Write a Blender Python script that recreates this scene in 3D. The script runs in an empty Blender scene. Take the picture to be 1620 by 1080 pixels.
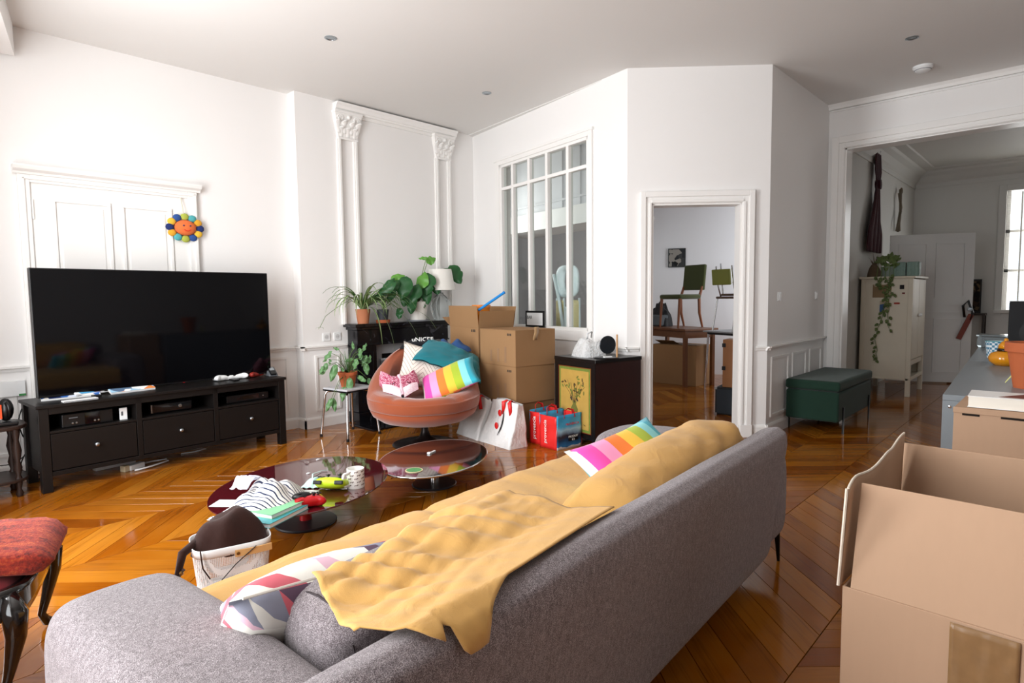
import bpy, bmesh, math, random
from mathutils import Vector, Matrix, noise
R = math.radians
random.seed(7)
scene = bpy.context.scene
C = scene.collection
# ------------------------------------------------------------------ camera, world, daylight, exposure
CAM_H, F_PX = 1.258176, 953.3523
PITCH, ROLL, YAW = 0.073582, -0.011471, 0.754258
fw = Vector((math.cos(YAW)*math.cos(PITCH), math.sin(YAW)*math.cos(PITCH), -math.sin(PITCH)))
rt0 = Vector((math.sin(YAW), -math.cos(YAW), 0)); up0 = rt0.cross(fw)
rt = math.cos(ROLL)*rt0 + math.sin(ROLL)*up0
up = -math.sin(ROLL)*rt0 + math.cos(ROLL)*up0
cam_d = bpy.data.cameras.new('camera'); cam = bpy.data.objects.new('camera', cam_d); C.objects.link(cam)
cam_d.sensor_width = 36; cam_d.sensor_fit = 'HORIZONTAL'; cam_d.lens = F_PX/1620*36; cam_d.clip_start = .02
cam.matrix_world = Matrix(((rt.x, up.x, -fw.x, 0), (rt.y, up.y, -fw.y, 0), (rt.z, up.z, -fw.z, CAM_H), (0, 0, 0, 1)))
scene.camera = cam
EYE = Vector((0, 0, CAM_H))
world = bpy.data.worlds.new('World'); scene.world = world; world.use_nodes = True
world.node_tree.nodes['Background'].inputs[0].default_value = (.82, .91, 1, 1)
world.node_tree.nodes['Background'].inputs[1].default_value = 1.2
scene.view_settings.view_transform = 'Standard'
scene.view_settings.look = 'None'
scene.view_settings.gamma = 1
scene.view_settings.use_curve_mapping = False
scene.view_settings.exposure = 0.48
def area(name, loc, nrm, w, h, power, col=(1, 1, 1), spread=180):
    d = bpy.data.lights.new(name, 'AREA'); d.shape = 'RECTANGLE'; d.size = w; d.size_y = h; d.energy = power; d.color = col
    d.spread = R(spread)
    o = bpy.data.objects.new(name, d); C.objects.link(o); o.location = loc
    o.rotation_euler = Vector(nrm).to_track_quat('-Z', 'Y').to_euler()
    return o
# room plan (metres): +X runs away along the TV wall, +Y towards it
H = 3.2
Y1, YC, XC0, XC1 = 5.554, 5.417, 2.835, 5.112
D2 = Vector((-.21, -.9777, 0)); N2 = Vector((.9777, -.21, 0))
C2 = Vector((XC1, YC, 0)); C3 = C2 + D2*2.574
X4, Y4, X5 = 5.372, 1.976, 6.98
C4 = Vector((X4, Y4, 0))
W0A = Vector((.3, Y1, 0)); YR = -2.2
W0B = W0A + D2*((Y1-YR)/.9777)
# daylight in the two tall windows of the window wall, and the dining room window; the side room gets added fill lamps
def w0(t, o, z): return W0A + D2*t + N2*o + Vector((0, 0, z))
WIN0 = [(1.3, 2.7), (3.6, 5.0)]
for i, (a, b) in enumerate(WIN0):
    area('daylight_window', w0((a+b)/2, -.02, 1.62), N2, b-a-.1, 2.5, (106, 50)[i], (.965, .985, 1))
area('fill_side_room', (8.5, 2.27, 1.6), (0, 1, -.05), 1.3, 1.4, 22, (.95, .97, 1))  # added fill lamp for an unseen window, brightens the side room
area('fill_side_room_end', (5.80, 5.98, 2.2), (.05, -1, 0), .5, 1.3, 9, (1, 1, .98))  # added fill lamp out of view, lifts the mezzanine front and baby bath
area('daylight_dining', (12.02, .16, 1.87), (-1, 0, 0), 1.5, 1.9, 24, (1, .98, .94))

# ------------------------------------------------------------------ helpers
def at(px, py, z=0):
    d = fw + rt*((px-810)/F_PX) - up*((py-540)/F_PX)
    return EYE + d*((z-CAM_H)/d.z)
def aty(px, py, y):
    d = fw + rt*((px-810)/F_PX) - up*((py-540)/F_PX)
    return EYE + d*(y/d.y)
def atx(px, py, x):
    d = fw + rt*((px-810)/F_PX) - up*((py-540)/F_PX)
    return EYE + d*(x/d.x)
def lin(c):
    if isinstance(c, str): c = tuple(int(c[i:i+2], 16) for i in (1, 3, 5))
    o = []
    for k in c[:3]:
        k = k/255.; o.append(k/12.92 if k <= .04045 else ((k+.055)/1.055)**2.4)
    return (*o, 1.)
MATS = {}
class NT:
    def __init__(s, name):
        s.m = bpy.data.materials.new(name); s.m.use_nodes = True; s.t = s.m.node_tree; s.b = s.t.nodes['Principled BSDF']
    def n(s, typ, **kw):
        nd = s.t.nodes.new(typ)
        for k, v in kw.items():
            if k.startswith('i_'):
                nd.inputs[int(k[2:]) if k[2:].isdigit() else k[2:].replace('_', ' ')].default_value = v
            else: setattr(nd, k, v)
        return nd
    def l(s, a, b): s.t.links.new(a, b)
    def math(s, op, a, b=None, c=None):
        nd = s.n('ShaderNodeMath', operation=op)
        for i, v in enumerate((a, b, c)):
            if v is None: continue
            if isinstance(v, (int, float)): nd.inputs[i].default_value = v
            else: s.l(v, nd.inputs[i])
        return nd.outputs[0]
    def ramp(s, fac, stops, const=False):
        nd = s.n('ShaderNodeValToRGB'); cr = nd.color_ramp
        if const: cr.interpolation = 'CONSTANT'
        while len(cr.elements) < len(stops): cr.elements.new(.5)
        for e, (p, c) in zip(cr.elements, stops): e.position = p; e.color = lin(c)
        s.l(fac, nd.inputs[0]); return nd.outputs[0]
    def mix(s, fac, a, b, mode='MIX'):
        nd = s.n('ShaderNodeMix', data_type='RGBA', blend_type=mode)
        for i, v in ((0, fac), (6, a), (7, b)):
            if isinstance(v, (int, float)): nd.inputs[i].default_value = v
            elif isinstance(v, tuple): nd.inputs[i].default_value = v
            else: s.l(v, nd.inputs[i])
        return nd.outputs[2]
    def noise(s, scale, detail=3, coord=None, dist=0, stretch=None):
        if coord is None: coord = s.n('ShaderNodeTexCoord').outputs['Object']
        if stretch:
            mp = s.n('ShaderNodeMapping'); mp.inputs['Scale'].default_value = stretch; s.l(coord, mp.inputs[0]); coord = mp.outputs[0]
        nd = s.n('ShaderNodeTexNoise'); nd.inputs['Scale'].default_value = scale; nd.inputs['Detail'].default_value = detail
        nd.inputs['Distortion'].default_value = dist; s.l(coord, nd.inputs['Vector']); return nd.outputs['Fac']
    def bump(s, h, strength=.3, dist=.01):
        nd = s.n('ShaderNodeBump'); nd.inputs['Strength'].default_value = strength; nd.inputs['Distance'].default_value = dist
        s.l(h, nd.inputs['Height']); s.l(nd.outputs[0], s.b.inputs['Normal'])
    def base(s, c):
        if isinstance(c, (tuple, str)): s.b.inputs['Base Color'].default_value = c if isinstance(c, tuple) and len(c) == 4 else lin(c)
        else: s.l(c, s.b.inputs['Base Color'])
def mat(name, col, rough=.6, metal=0, var=.08, vs=6, bump=0, bs=60, coat=0, trans=0, alpha=1, spec=.5, sheen=0, ior=1.45, emit=0, stretch=None):
    """plain procedural material: colour with soft noise variation and optional fine relief"""
    if name in MATS: return MATS[name]
    t = NT(name); b = t.b
    c = lin(col)
    if var > 0:
        d = tuple(max(0, k*(1-var)) for k in c[:3])+(1,); e = tuple(min(1, k*(1+var)) for k in c[:3])+(1,)
        t.base(t.mix(t.noise(vs, 4, stretch=stretch), d, e))
    else: t.base(c)
    b.inputs['Roughness'].default_value = rough; b.inputs['Metallic'].default_value = metal
    b.inputs['Coat Weight'].default_value = coat; b.inputs['Transmission Weight'].default_value = trans
    b.inputs['Alpha'].default_value = alpha; b.inputs['Specular IOR Level'].default_value = spec; b.inputs['IOR'].default_value = ior
    if sheen: b.inputs['Sheen Weight'].default_value = sheen; b.inputs['Sheen Roughness'].default_value = .4
    if emit: b.inputs['Emission Color'].default_value = c; b.inputs['Emission Strength'].default_value = emit
    if bump: t.bump(t.noise(bs, 3, stretch=stretch), bump, .004)
    MATS[name] = t.m; return t.m
class MB:
    """collects shapes into one mesh"""
    def __init__(s): s.v = []; s.f = []; s.uv = {}
    def add(s, vs, fs, M=None, uvs=None):
        o = len(s.v)
        s.v += [(M @ Vector(v)) if M else Vector(v) for v in vs]
        for k, f in enumerate(fs):
            if uvs: s.uv[len(s.f)] = [uvs[i] for i in f]
            s.f.append([i+o for i in f])
        return s
    def box(s, x0, x1, y0, y1, z0, z1, M=None):
        return s.add([(x0,y0,z0),(x1,y0,z0),(x1,y1,z0),(x0,y1,z0),(x0,y0,z1),(x1,y0,z1),(x1,y1,z1),(x0,y1,z1)],
                     [(3,2,1,0),(4,5,6,7),(0,1,5,4),(1,2,6,5),(2,3,7,6),(3,0,4,7)], M)
    def hexa(s, p): return s.add(p, [(3,2,1,0),(4,5,6,7),(0,1,5,4),(1,2,6,5),(2,3,7,6),(3,0,4,7)])
    def tube(s, pts, r, n=8, M=None, closed=False, flat=1):
        pts = [Vector(p) for p in pts]; N = len(pts)
        rs = r if isinstance(r, (list, tuple)) else [r]*N
        vs, fs = [], []; prev = None
        for i, p in enumerate(pts):
            a = pts[i-1] if (i or closed) else p; b = pts[(i+1) % N] if (i < N-1 or closed) else p
            d = (b-a).normalized() if (b-a).length > 1e-9 else Vector((0,0,1))
            if prev is None:
                x = d.orthogonal().normalized()
                if abs(d.z) < .9: x = d.cross(Vector((0,0,1))).normalized()
            else:
                x = prev - d*prev.dot(d); x = x.normalized() if x.length > 1e-6 else d.orthogonal().normalized()
            prev = x; y = d.cross(x)
            for k in range(n):
                w = 2*math.pi*k/n; vs.append(p + x*(rs[i]*math.cos(w)) + y*(rs[i]*flat*math.sin(w)))
        m = N if closed else N-1
        for i in range(m):
            for k in range(n):
                a = i*n+k; b = i*n+(k+1) % n; j = (i+1) % N
                fs.append((a, b, j*n+(k+1) % n, j*n+k))
        if not closed: fs += [tuple(range(n-1, -1, -1)), tuple((N-1)*n+k for k in range(n))]
        return s.add(vs, fs, M)
    def lathe(s, prof, n=24, M=None, sx=1, sy=1):
        vs, fs = [], []; N = len(prof)
        for r, z in prof:
            for k in range(n):
                w = 2*math.pi*k/n; vs.append((r*sx*math.cos(w), r*sy*math.sin(w), z))
        for i in range(N-1):
            for k in range(n): fs.append((i*n+k, i*n+(k+1) % n, (i+1)*n+(k+1) % n, (i+1)*n+k))
        if prof[0][0] > 1e-6: fs.append(tuple(range(n-1, -1, -1)))
        if prof[-1][0] > 1e-6: fs.append(tuple((N-1)*n+k for k in range(n)))
        return s.add(vs, fs, M)
    def prism(s, poly, h, M=None):
        n = len(poly); vs = [(x, y, 0) for x, y in poly]+[(x, y, h) for x, y in poly]
        return s.add(vs, [tuple(range(n-1, -1, -1)), tuple(range(n, 2*n))]+[(i, (i+1) % n, n+(i+1) % n, n+i) for i in range(n)], M)
    def grid(s, fn, nu, nv, M=None, cu=False, cv=False):
        vs, fs, uv = [], [], []
        mu, mv = nu+(0 if cu else 1), nv+(0 if cv else 1)
        for j in range(mv):
            for i in range(mu): vs.append(fn(i/nu, j/nv)); uv.append((i/nu, j/nv))
        for j in range(nv):
            for i in range(nu):
                fs.append((j*mu+i, j*mu+(i+1) % mu, ((j+1) % mv)*mu+(i+1) % mu, ((j+1) % mv)*mu+i))
        return s.add(vs, fs, M, uv)
    def ball(s, c, r, n=10, M=None):
        if isinstance(r, (int, float)): r = (r, r, r)
        prof = [(math.sin(math.pi*i/n), -math.cos(math.pi*i/n)) for i in range(n+1)]
        prof[0] = (0, -1); prof[-1] = (0, 1)
        T = Matrix.Translation(c) @ Matrix.Diagonal((*r, 1))
        return s.lathe(prof, n*2, (M @ T) if M else T)
    def build(s, name, m=None, parent=None, smooth=False, bev=0, seg=2, sub=0, solid=0, merge=0, disp=None, loc=None):
        me = bpy.data.meshes.new(name); me.from_pydata([tuple(v) for v in s.v], [], s.f)
        if s.uv:
            ul = me.uv_layers.new(name='UVMap')
            for p in me.polygons:
                u = s.uv.get(p.index)
                if u:
                    for li, c in zip(p.loop_indices, u): ul.data[li].uv = c
        me.validate()
        if merge:
            bm = bmesh.new(); bm.from_mesh(me); bmesh.ops.remove_doubles(bm, verts=bm.verts, dist=merge); bm.to_mesh(me); bm.free()
        o = bpy.data.objects.new(name, me); C.objects.link(o)
        if m: me.materials.append(m)
        if parent: o.parent = parent
        if smooth:
            me.shade_smooth()
            if smooth is not True: me.set_sharp_from_angle(angle=R(smooth))
        if solid: d = o.modifiers.new('s', 'SOLIDIFY'); d.thickness = solid; d.offset = 0
        if bev: d = o.modifiers.new('b', 'BEVEL'); d.width = bev; d.segments = seg; d.limit_method = 'ANGLE'; d.angle_limit = R(40)
        if sub: d = o.modifiers.new('u', 'SUBSURF'); d.levels = d.render_levels = sub
        if loc is not None: o.location = loc
        return o
def bx(name, m, parent, x0, x1, y0, y1, z0, z1, bev=0, M=None):
    return MB().box(x0, x1, y0, y1, z0, z1, M).build(name, m, parent, bev=bev)
def tag(o, label=None, cat=None, group=None, kind=None):
    if label: o['label'] = label
    if cat: o['category'] = cat
    if group: o['group'] = group
    if kind: o['kind'] = kind
    return o
def thing(name, label, cat, loc=(0, 0, 0), rz=0, group=None):
    o = bpy.data.objects.new(name, None); C.objects.link(o); o.location = loc; o.rotation_euler = (0, 0, rz)
    o.empty_display_size = .05
    return tag(o, label, cat, group)
def structure(o, label=None): o['kind'] = 'structure'; (label and o.__setitem__('label', label)); return o
def dup(root, loc, rz, label=None):
    r = root.copy(); C.objects.link(r); r.location = loc; r.rotation_euler = (root.rotation_euler[0], root.rotation_euler[1], rz)
    if label: r['label'] = label
    for ch in list(root.children):
        c = ch.copy(); C.objects.link(c); c.parent = r
        for g in ch.children:
            d = g.copy(); C.objects.link(d); d.parent = c
    return r
def frame(P, d, n):
    """matrix: local x along d, local y along n (into the room), z up"""
    return Matrix(((d.x, n.x, 0, P.x), (d.y, n.y, 0, P.y), (0, 0, 1, 0), (0, 0, 0, 1)))
def nz(p, s=1., a=1.): return noise.noise(Vector(p)*s)*a
def text(name, s, size, m, parent, M, depth=.0006, align='CENTER'):
    cu = bpy.data.curves.new(name, 'FONT'); cu.body = s; cu.size = size; cu.align_x = align; cu.align_y = 'CENTER'; cu.extrude = depth
    cu.resolution_u = 2
    t = bpy.data.objects.new(name, cu); C.objects.link(t)
    dg = bpy.context.evaluated_depsgraph_get(); me = bpy.data.meshes.new_from_object(t.evaluated_get(dg)); bpy.data.objects.remove(t)
    o = bpy.data.objects.new(name, me); C.objects.link(o); me.materials.clear(); me.materials.append(m)
    o.parent = parent; o.matrix_local = M; return o

def world_part(o, root):
    o.parent = root; o.matrix_parent_inverse = Matrix.Translation(-root.location); return o
def TR(x, y, z, rx=0, ry=0, rz=0, s=1):
    from mathutils import Euler
    return Matrix.Translation((x, y, z)) @ Euler((R(rx), R(ry), R(rz))).to_matrix().to_4x4() @ Matrix.Scale(s, 4)
def pillow(mb, w, h, t, M, n=14, seed=0, puff=.42, wr=.012):
    """soft cushion: two puffed faces meeting in a seam, uv 0..1"""
    for sg in (1, -1):
        def fn(u, v):
            x, y = u*2-1, v*2-1
            e = max(0, (1-x*x))*max(0, (1-y*y)); k = e**puff
            cx = 1-.07*(1-abs(y))*abs(x)**3*0+.05*(abs(x*y))**3; sx = 1-.05*(1-y*y)*abs(x)**4; sy = 1-.05*(1-x*x)*abs(y)**4
            p = Vector((x*w/2*sx*cx, y*h/2*sy*cx, sg*k*t/2))
            q = nz((p.x*7+seed*3.1, p.y*7, sg*2.+seed), 1)*wr*(k+.2)
            p.z += q; p.x += nz((p.y*5, seed, p.x*3), 1)*wr*.5
            if e < 1e-6: p.z = nz((p.x*4, p.y*4, seed), 1)*wr*.6
            return p
        mb.grid(fn, n, n, M) if sg > 0 else mb.grid(lambda u, v: fn(1-u, v), n, n, M)
    return mb

# ------------------------------------------------------------------ materials of the room
def m_plaster(name, col):
    t = NT(name); c = lin(col)
    n = t.noise(.7, 4); n2 = t.noise(9, 3)
    k = t.mix(n, tuple(x*.965 for x in c[:3])+(1,), tuple(min(1, x*1.02) for x in c[:3])+(1,))
    t.base(k); t.b.inputs['Roughness'].default_value = .62; t.b.inputs['Specular IOR Level'].default_value = .35
    t.bump(n2, .05, .004); MATS[name] = t.m; return t.m
WALL = m_plaster('white_wall_paint', '#f0eeec')
CEIL = m_plaster('white_ceiling_paint', '#e4e2df')
TRIM = mat('white_trim_gloss', '#f1efec', .32, var=.02, vs=3)
GREYW = m_plaster('old_white_paint', '#cfcdc8')
SIDEW = m_plaster('side_room_paint', '#dcdcdf')
def m_floor():
    t = NT('oak_parquet'); uv = t.n('ShaderNodeUVMap').outputs[0]
    geo = t.n('ShaderNodeNewGeometry').outputs['Random Per Island']; ob = t.n('ShaderNodeObjectInfo').outputs['Random']
    rnd = t.math('FRACT', t.math('ADD', geo, t.math('MULTIPLY', ob, 7.31)))
    off = t.n('ShaderNodeCombineXYZ'); t.l(t.math('MULTIPLY', rnd, 31.), off.inputs[0]); t.l(t.math('MULTIPLY', rnd, 17.), off.inputs[1])
    va = t.n('ShaderNodeVectorMath', operation='ADD'); t.l(uv, va.inputs[0]); t.l(off.outputs[0], va.inputs[1]); co = va.outputs[0]
    g1 = t.noise(4, 6, co, .6, (.35, 6, 1)); g2 = t.noise(3, 8, co, .3, (1.5, 40, 1)); g3 = t.noise(2.2, 3, co)
    plank = t.ramp(rnd, [(0, '#763f1a'), (.25, '#8a4f22'), (.5, '#9c612a'), (.75, '#aa7034'), (1, '#7e461e')])
    grain = t.ramp(t.math('ADD', t.math('MULTIPLY', g1, .6), t.math('MULTIPLY', g2, .4)), [(.3, '#a88a78'), (.5, '#ffffff'), (.72, '#ffe9c8')])
    c = t.mix(.75, plank, grain, 'MULTIPLY')
    c = t.mix(t.math('MULTIPLY', t.math('SUBTRACT', g3, .45), 1.2), c, lin('#b87c38'))
    hs = t.n('ShaderNodeHueSaturation'); hs.inputs['Saturation'].default_value = 1.05; hs.inputs['Value'].default_value = 1.0; t.l(c, hs.inputs['Color'])
    t.base(hs.outputs[0])
    r = t.ramp(t.noise(5, 5), [(.3, '#4a4a4a'), (.7, '#707070')]); t.l(r, t.b.inputs['Roughness'])
    t.b.inputs['Specular IOR Level'].default_value = .5
    t.bump(t.math('ADD', g2, t.math('MULTIPLY', g1, .5)), .05, .004); MATS['oak_parquet'] = t.m; return t.m
FLOOR = m_floor()
JOINT = mat('dark_floor_joint', '#2a160a', .8)

# ------------------------------------------------------------------ shell: walls as boxes around openings
def wall(name, P, Q, th, holes=(), m=None, z0=0, z1=H):
    """P->Q runs along the room face; thickness th lies on the left of P->Q when th>0"""
    d = (Q-P).normalized(); n = Vector((-d.y, d.x, 0)); L = (Q-P).length; M = frame(P, d, n)
    ts = sorted({0, L, *[h[0] for h in holes], *[h[1] for h in holes]}); zs = sorted({z0, z1, *[h[2] for h in holes], *[h[3] for h in holes]})
    mb = MB(); a, b = sorted((0, th))
    for i in range(len(ts)-1):
        z = z0; run = None
        for k in range(len(zs)-1):
            tc, zc = (ts[i]+ts[i+1])/2, (zs[k]+zs[k+1])/2
            if any(h[0] < tc < h[1] and h[2] < zc < h[3] for h in holes): continue
            mb.box(ts[i], ts[i+1], a, b, zs[k], zs[k+1], M)
    return structure(mb.build(name, m or WALL))
V = lambda x, y, z=0: Vector((x, y, z))
WT = .14
wall('wall_left', V(.1, Y1), V(XC0, Y1), WT)
wall('wall_chimney', V(XC0, YC), V(XC1, YC), WT+.137)
WIN = (.585, 2.085, .925, 2.74)                      # interior window hole in wall_back (t0,t1,z0,z1)
wall('wall_back', C2, C3, WT, [WIN])
DO = (.212, .986, 0, 2.051)
wall('wall_door', C3, C4, WT, [DO])
wall('wall_side', C4, V(X5, Y4), WT)
OPEN = (Y4-1.815, Y4+1.5, 0, 2.743)
wall('wall_right', V(X5, Y4+.14), V(X5, YR), WT+.06, [(OPEN[0]+.14, OPEN[1]+.14, 0, 2.743)])
wall('wall_rear', V(X5, YR), W0B, WT)
wall('wall_window', W0B, W0A+V(.03, .14), .3, [((W0B-W0A).length-b, (W0B-W0A).length-a, .3, 2.95) for a, b in WIN0])
structure(bx('ceiling', CEIL, None, -1.8, X5+.1, YR-.2, Y1+.1, H, H+.1))
mb = MB(); M = frame(W0A, D2, N2); mb.box(-.05, 7.9, 0, .506, 2.98, H, M); structure(mb.build('trim_1', WALL), 'white boxed beam along the window wall')
# window frames in the window wall
for i, (a, b) in enumerate(WIN0):
    w = structure(MB().box(a, a+.06, -.12, -.06, .3, 2.95, M).box(b-.06, b, -.12, -.06, .3, 2.95, M).box(a, b, -.12, -.06, .3, .4, M).box(a, b, -.12, -.06, 2.87, 2.95, M).build('window_%d' % (i+2), TRIM))
    MB().box((a+b)/2-.04, (a+b)/2+.04, -.12, -.06, .4, 2.87, M).build('mullion', TRIM, w)
    for z in (1.0, 1.6, 2.2): MB().box(a+.06, b-.06, -.105, -.075, z-.015, z+.015, M).build('glazing_bar', TRIM, w)

# ------------------------------------------------------------------ chevron parquet: each near plank a part, the rest one stuff part
floor = structure(bx('floor', JOINT, None, -1.8, 13, -3.2, 8.6, -.12, -.013))
JY = [-2.505, -1.98, -1.455, -.93, -.405, .12, .645, 1.17, 1.626, 2.082, 2.538, 2.994, 3.45, 3.96, 4.47, 4.98, 5.49, 6.0, 6.5, 7.0, 7.5]
def plank_mesh(w, sgn, px):
    """parallelogram board: local x along room X; bevelled top edge"""
    g = .0016; k = w/math.tan(R(47)) if sgn > 0 else -w/math.tan(R(47))
    P = [(g, g), (px-g, g), (k+px-g, w-g), (k+g, w-g)]; c = .0006
    cx, cy = sum(p[0] for p in P)/4, sum(p[1] for p in P)/4
    T = []
    for i in range(4):
        a, b, d = Vector(P[i-1]), Vector(P[i]), Vector(P[(i+1) % 4]); e = ((a-b).normalized()+(d-b).normalized()); T.append(b+e*c)
    vs = [(p[0], p[1], -.012) for p in P]+[(p[0], p[1], -.0012) for p in P]+[(p[0], p[1], 0) for p in T]
    fs = [(0,1,5,4),(1,2,6,5),(2,3,7,6),(3,0,4,7),(4,5,9,8),(5,6,10,9),(6,7,11,10),(7,4,8,11),(8,9,10,11)]
    ax = Vector((k, w)).normalized(); uv = [((v[0]*ax.x+v[1]*ax.y), (-v[0]*ax.y+v[1]*ax.x)) for v in vs]
    return vs, fs, uv
near, rest = [], MB(); prng = random.Random(3)
def inroom(x, y):
    if y > Y1+.1 or x > X5: return False
    return True
PX = .158
cells = []
for j in range(len(JY)-1):
    y0, y1 = JY[j], JY[j+1]; sgn = 1 if (j-6) % 2 == 0 else -1
    x = -1.9+prng.random()*.1
    while x < 12.8:
        px = PX*prng.choice((.8, .95, 1, 1.05, 1.2)); cells.append((x, y0, y1-y0, sgn, px)); x += px
def visible(c):
    x = c[0]+c[4]/2; y = c[1]+c[2]/2; v = V(x, y, 0)-EYE; d = v.dot(fw)
    if d < .3: return None
    u, w = 810+F_PX*v.dot(rt)/d, 540-F_PX*v.dot(up)/d
    if not (-90 < u < 1700 and 560 < w < 1180): return None
    if .95 < y < 1.75 and .3 < x < 2.7: return None          # under the sofa
    if y > Y1 or (y > 4.9 and x < 2.4): return None
    if x > 4.6 and y > 3.0: return None
    if u > 1345 and w > 720: return None
    return d
vis = sorted([(visible(c), c) for c in cells if visible(c) is not None], key=lambda a: a[0])
pick = {c for _, c in vis[:300]}
PM = {}
for c in cells:
    vs, fs, uv = None, None, None
    if c in pick:
        key = (round(c[2], 4), c[3], round(c[4], 4))
        if key not in PM:
            vs, fs, uv = plank_mesh(c[2], c[3], c[4]); o = MB().add(vs, fs, None, uv).build('plank', FLOOR, floor); PM[key] = o.data
        else: o = bpy.data.objects.new('plank', PM[key]); C.objects.link(o); o.parent = floor
        o.location = (c[0], c[1], 0)
    else:
        vs, fs, uv = plank_mesh(c[2], c[3], c[4]); rest.add(vs, fs, Matrix.Translation((c[0], c[1], 0)), uv)
tag(rest.build('far_planks', FLOOR, floor), kind='stuff')

# ------------------------------------------------------------------ mouldings
def run(mb, M, t0, t1, prof, flip=False):
    """profile [(out,z)] swept along local x from t0 to t1"""
    n = len(prof); vs = [(t0, o, z) for o, z in prof]+[(t1, o, z) for o, z in prof]
    fs = [tuple(range(n)), tuple(range(2*n-1, n-1, -1))]+[(i, n+i, n+(i+1) % n, (i+1) % n) for i in range(n)]
    return mb.add(vs, fs, M)
def rectmold(mb, M, t0, t1, z0, z1, w=.022, d=.012):
    for a, b, c, e in ((t0, t1, z1-w, z1), (t0, t1, z0, z0+w), (t0, t0+w, z0+w, z1-w), (t1-w, t1, z0+w, z1-w)): mb.box(a, b, 0, d, c, e, M)
    return mb
RAILP = [(0, .765), (.012, .765), (.018, .785), (.032, .79), (.032, .803), (0, .803)]
BASEP = [(0, 0), (.016, 0), (.016, .085), (.012, .095), (.006, .105), (0, .105)]
F1 = frame(V(0, Y1), V(1, 0), V(0, -1)); FC = frame(V(0, YC), V(1, 0), V(0, -1)); F4 = frame(V(0, Y4), V(1, 0), V(0, -1))
F2 = frame(C2, D2, V(-N2.x, -N2.y)); D3 = (C4-C3).normalized(); N3 = V(D3.y, -D3.x)
F3 = frame(C3, D3, N3); FR = frame(V(XC0, Y1), V(0, -1), V(-1, 0)); F5 = frame(V(X5, Y4), V(0, -1), V(-1, 0))
def base(name, segs):
    mb = MB()
    for M, a, b in segs: run(mb, M, a, b, BASEP)
    return structure(mb.build('baseboard_'+name, TRIM))
base('left', [(F1, .3, .78), (F1, 1.98, XC0), (FR, -.01, .153), (FC, XC0-.016, 3.3)])
base('chimney', [(FC, 4.5, XC1)])
base('back', [(F2, 0, 2.58)]); base('door', [(F3, 0, .11), (F3, 1.115, 1.238)]); base('side', [(F4, X4-.014, X5-.02)])
def rail(i, segs, label):
    mb = MB()
    for M, a, b in segs: run(mb, M, a, b, RAILP)
    return structure(mb.build('trim_%d' % i, TRIM), label)
rail(2, [(F1, .3, .775), (F1, 2.0, XC0), (FR, -.02, .169), (FC, XC0-.032, 3.3)], 'white chair rail along the television wall and chimney breast')
rail(3, [(F2, 2.13, 2.60), (F3, -.02, .105)], 'white chair rail under the interior window')
rail(4, [(F3, 1.12, 1.25), (F4, X4-.03, X5-.015)], 'white chair rail above the three panels')
PANEL = mat('white_panel_paint', '#e9e7e4', .45, var=.02)
def panels(i, M, rects, label):
    root = None
    for k, (a, b, c, d) in enumerate(rects):
        mb = rectmold(MB(), M, a, b, c, d)
        if root is None: root = structure(mb.build('trim_%d' % i, TRIM), label)
        else: mb.build('panel_molding', TRIM, root)
panels(5, F4, [(5.46, 5.90, .16, .70), (6.0, 6.40, .16, .70), (6.5, 6.88, .16, .70)], 'white raised panel frames under the light switches')
panels(6, F1, [(2.08, 2.74, .16, .71)], 'white panel frame beside the television bench')
panels(7, FC, [(2.95, 3.22, .16, .71)], 'white panel frame behind the potted plant stool')
panels(8, F1, [(.36, .69, .16, .66)], 'white panel frame beside the small turned-leg table')
# pilaster frame with capitals on the chimney breast
def capital(parent, tc):
    o = MB()
    o.hexa([FC @ V(*p) for p in ((tc-.105, 0, 2.85), (tc+.105, 0, 2.85), (tc+.105, .03, 2.85), (tc-.105, .03, 2.85), (tc-.15, 0, 3.08), (tc+.15, 0, 3.08), (tc+.15, .06, 3.08), (tc-.15, .06, 3.08))])
    o.box(tc-.155, tc+.155, 0, .07, 3.08, 3.105, FC).box(tc-.11, tc+.11, 0, .042, 2.835, 2.855, FC)
    cap = o.build('capital', TRIM, parent)
    def leaf(t, z, w, h, out, lean=0):
        def fn(u, v):
            s = (u-.5)*2; ww = w*(math.sin(math.pi*(.12+.8*v))**.7)*(1+.12*math.sin(v*22)); curl = .035*max(0, v-.6)/.4
            return FC @ V(t+s*ww+lean*v, .012+out*(.5+.5*v)+curl+.012*(1-s*s), z+h*v-.03*max(0, v-.75)/.25)
        return MB().grid(fn, 6, 9).build('acanthus_leaf', TRIM, cap, smooth=True, solid=.008)
    for k in (-1, 0, 1): leaf(tc+k*.075, 2.855, .036, .12, .02)
    for k in (-.5, .5, -1.3, 1.3): leaf(tc+k*.075, 2.89, .034, .15, .03, .02*k)
    for k in (-1, 1):
        pts = [FC @ V(tc+k*(.09+.035*math.cos(a)*(1-a/14)), .055, 3.035+.035*math.sin(a)*(1-a/14)) for a in [q*.6 for q in range(16)]]
        MB().tube(pts, .008, 6).build('volute', TRIM, cap, smooth=True)
    MB().ball(FC @ V(tc, .06, 3.05), .02, 6).build('rosette', TRIM, cap, smooth=True)
ent = structure(run(run(MB(), FC, 3.235, 4.80, [(0, 3.105), (.045, 3.105), (.05, 3.12), (.06, 3.125), (.07, 3.15), (.085, 3.165), (.09, 3.18), (0, 3.18)]), FC, 3.55, 4.48, [(0, 3.075), (.02, 3.075), (.02, 3.105), (0, 3.105)]).build('trim_9', TRIM), 'white moulded frame with two leafy capitals above the fireplace')
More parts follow.
